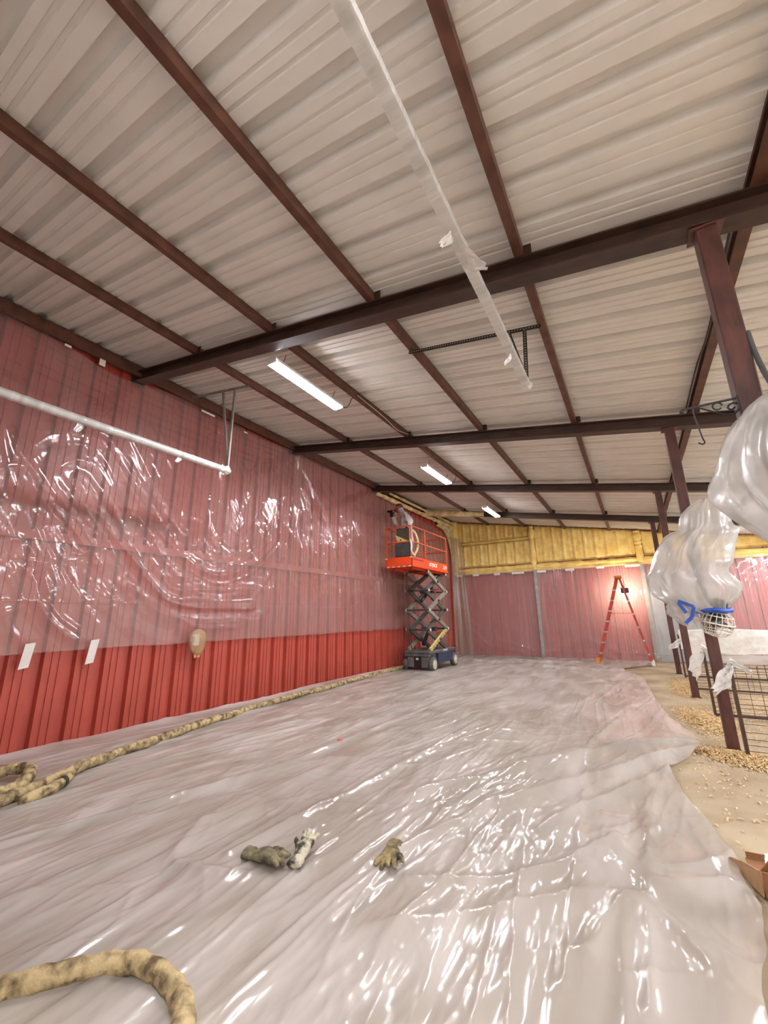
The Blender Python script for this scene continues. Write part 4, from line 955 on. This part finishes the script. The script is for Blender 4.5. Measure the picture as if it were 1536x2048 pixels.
# film wrapped over the panel tops
wp = ['loose plastic tied over the top of the second pen panel', 'white plastic wrapped over the top of the third pen panel', 'white plastic wrapped over the top of the farthest pen panel']
for i, (y, zt, zl) in enumerate(((7.24, .82, .70), (9.42, .93, .62), (11.15, 1.0, .60))):
    xs = np.linspace(.72, 3.3, 90); n = 26; P = np.zeros((90, n, 3))
    for a in range(90):
        for b in range(n):
            t = b/(n-1); side = -1 if t < .5 else 1; s = abs(t-.5)*2
            P[a, b] = (xs[a], y+side*(.03+.04*s+.015*math.sin(xs[a]*9+s*5)), zt-(zt-zl)*s+.02*math.sin(xs[a]*4+i)+.01*math.sin(s*14+xs[a]*3))
    o = link('pen_wrap', grid_mesh('pen_wrap', P), wrapfilm if i else bagfilm); tag(o, wp[i], 'plastic sheet', 'plastic over the pen panels')
fl_ = [([((.70, 5.34, .86), (.73, 5.34, .83)), ((.64, 5.30, .80), (.70, 5.30, .70)), ((.58, 5.28, .72), (.64, 5.28, .62)), ((.52, 5.26, .63), (.56, 5.26, .57))], 'white plastic strip tied to the nearest pen panel, hanging left across the post'),
       ([((.71, 5.33, .90), (.72, 5.33, .84)), ((.78, 5.33, .86), (.77, 5.33, .80)), ((.88, 5.33, .80), (.87, 5.33, .75))], 'white plastic strip tied to the nearest pen panel, pointing right'),
       ([((.70, 7.22, .84), (.71, 7.22, .78)), ((.62, 7.2, .80), (.66, 7.2, .62)), ((.54, 7.18, .72), (.60, 7.18, .50)), ((.50, 7.17, .60), (.58, 7.17, .44))], 'wide white plastic flap tied to the second pen panel'),
       ([((.69, 7.22, .92), (.70, 7.22, .84)), ((.78, 7.22, .84), (.77, 7.22, .78)), ((.88, 7.22, .80), (.87, 7.22, .74))], 'white plastic knot on top of the second pen panel'),
       ([((.72, 9.4, .93), (.72, 9.4, .86)), ((.62, 9.38, .88), (.62, 9.38, .79)), ((.5, 9.35, .80), (.5, 9.35, .70)), ((.42, 9.34, .76), (.42, 9.34, .68))], 'white plastic strip tied to the third pen panel, reaching left')]
for rows, lb in fl_: tag(flap('plastic_strip', rows, wrapfilm), lb, 'plastic strip', 'plastic strips tied to the pen panels')

# ------------------------------------------------------------------ wood shavings
def shavings(cx, cy, rx, ry, hgt, n, seed, label, ang=0):
    rs = np.random.RandomState(seed); N = n
    u = rs.normal(0, .42, (N, 2)); c, s = math.cos(ang), math.sin(ang)
    x = cx+u[:, 0]*rx*c-u[:, 1]*ry*s; y = cy+u[:, 0]*rx*s+u[:, 1]*ry*c
    z = .006+hgt*np.exp(-(u**2).sum(1)*2.2)*rs.rand(N)
    L = .005+.012*rs.rand(N); w = .003+.005*rs.rand(N); a = rs.rand(N)*6.28; tl = rs.normal(0, .5, N); cl = .004+.006*rs.rand(N)
    V = np.zeros((N, 6, 3))
    for k, (du, dv, dz) in enumerate(((-1, -1, 0), (0, -1, 1), (1, -1, 0), (1, 1, 0), (0, 1, 1), (-1, 1, 0))):
        lx, ly = du*L, dv*w
        V[:, k, 0] = x+lx*np.cos(a)-ly*np.sin(a); V[:, k, 1] = y+lx*np.sin(a)+ly*np.cos(a); V[:, k, 2] = np.maximum(.003, z+dz*cl+lx*tl*.6)
    base = np.arange(N)[:, None]*6
    q = np.concatenate([base+np.array([[0, 1, 4, 5]]), base+np.array([[1, 2, 3, 4]])]).tolist()
    me = bpy.data.meshes.new('shavings'); me.from_pydata(V.reshape(-1, 3).tolist(), [], q); me.update()
    o = link('wood_shavings', me, shavm); tag(o, label, 'wood shavings', None, 'stuff')
shavings(.72, 5.35, .42, .28, .05, 5200, 1, 'pile of wood shavings at the foot of the front post', -.5)
shavings(.56, 6.95, .26, .75, .045, 5200, 2, 'pile of wood shavings between the front and second posts', .15)
shavings(.55, 9.7, .22, 1.1, .03, 3600, 3, 'long drift of wood shavings along the farther posts', -.05)
shavings(1.3, 7.8, 1.0, 3.2, .012, 2600, 4, 'loose wood shavings scattered inside the pens')
shavings(.45, 5.0, .4, 2.2, .005, 260, 5, 'sparse wood shavings scattered on bare concrete by the film edge')

# ------------------------------------------------------------------ cardboard box
cb = empty('cardboard_box', (.345, 2.92, 0), .05, 'open brown cardboard box lying at the right edge on the floor', 'box')
def board(nm, poly, m, th=.006):
    P = [Vector(p) for p in poly]; nrm = (P[1]-P[0]).cross(P[2]-P[0]).normalized()*th; n = len(P)
    MB().add([tuple(p) for p in P]+[tuple(p+nrm) for p in P], [tuple(range(n-1, -1, -1)), tuple(range(n, 2*n))]+[(i, (i+1) % n, n+(i+1) % n, n+i) for i in range(n)]).build(nm, m, cb)
z0_ = .022
board('bottom', [(0, 0, z0_), (.45, 0, z0_), (.45, .36, z0_), (0, .36, z0_)], cardd)
board('side_panel', [(0, 0, z0_), (.45, 0, z0_), (.45, 0, .125), (0, 0, .125)], cardd)
board('side_panel', [(.006, .36, z0_), (.45, .36, z0_), (.45, .36, .06), (.006, .36, .06)], cardd)
board('side_panel', [(.45, 0, z0_), (.45, .36, z0_), (.45, .36, .06), (.45, 0, .13)], cardd)
board('flap', [(-.006, .0, z0_), (-.006, .0, .13), (-.04, .12, .105), (-.075, .25, .062), (-.082, .285, .042), (-.076, .27, .028), (-.05, .17, z0_)], cardm)
board('flap', [(.0, .02, .125), (.3, .02, .125), (.28, -.02, .2), (.04, -.02, .2)], cardd)
o = flap('film_scrap', [((.37, 3.12, .1), (.5, 3.14, .1)), ((.385, 3.05, .15), (.5, 3.06, .15)), ((.39, 2.98, .12), (.5, 3.0, .11))], tapem); tag(o, 'white plastic scrap poking out of the cardboard box', 'plastic scrap')
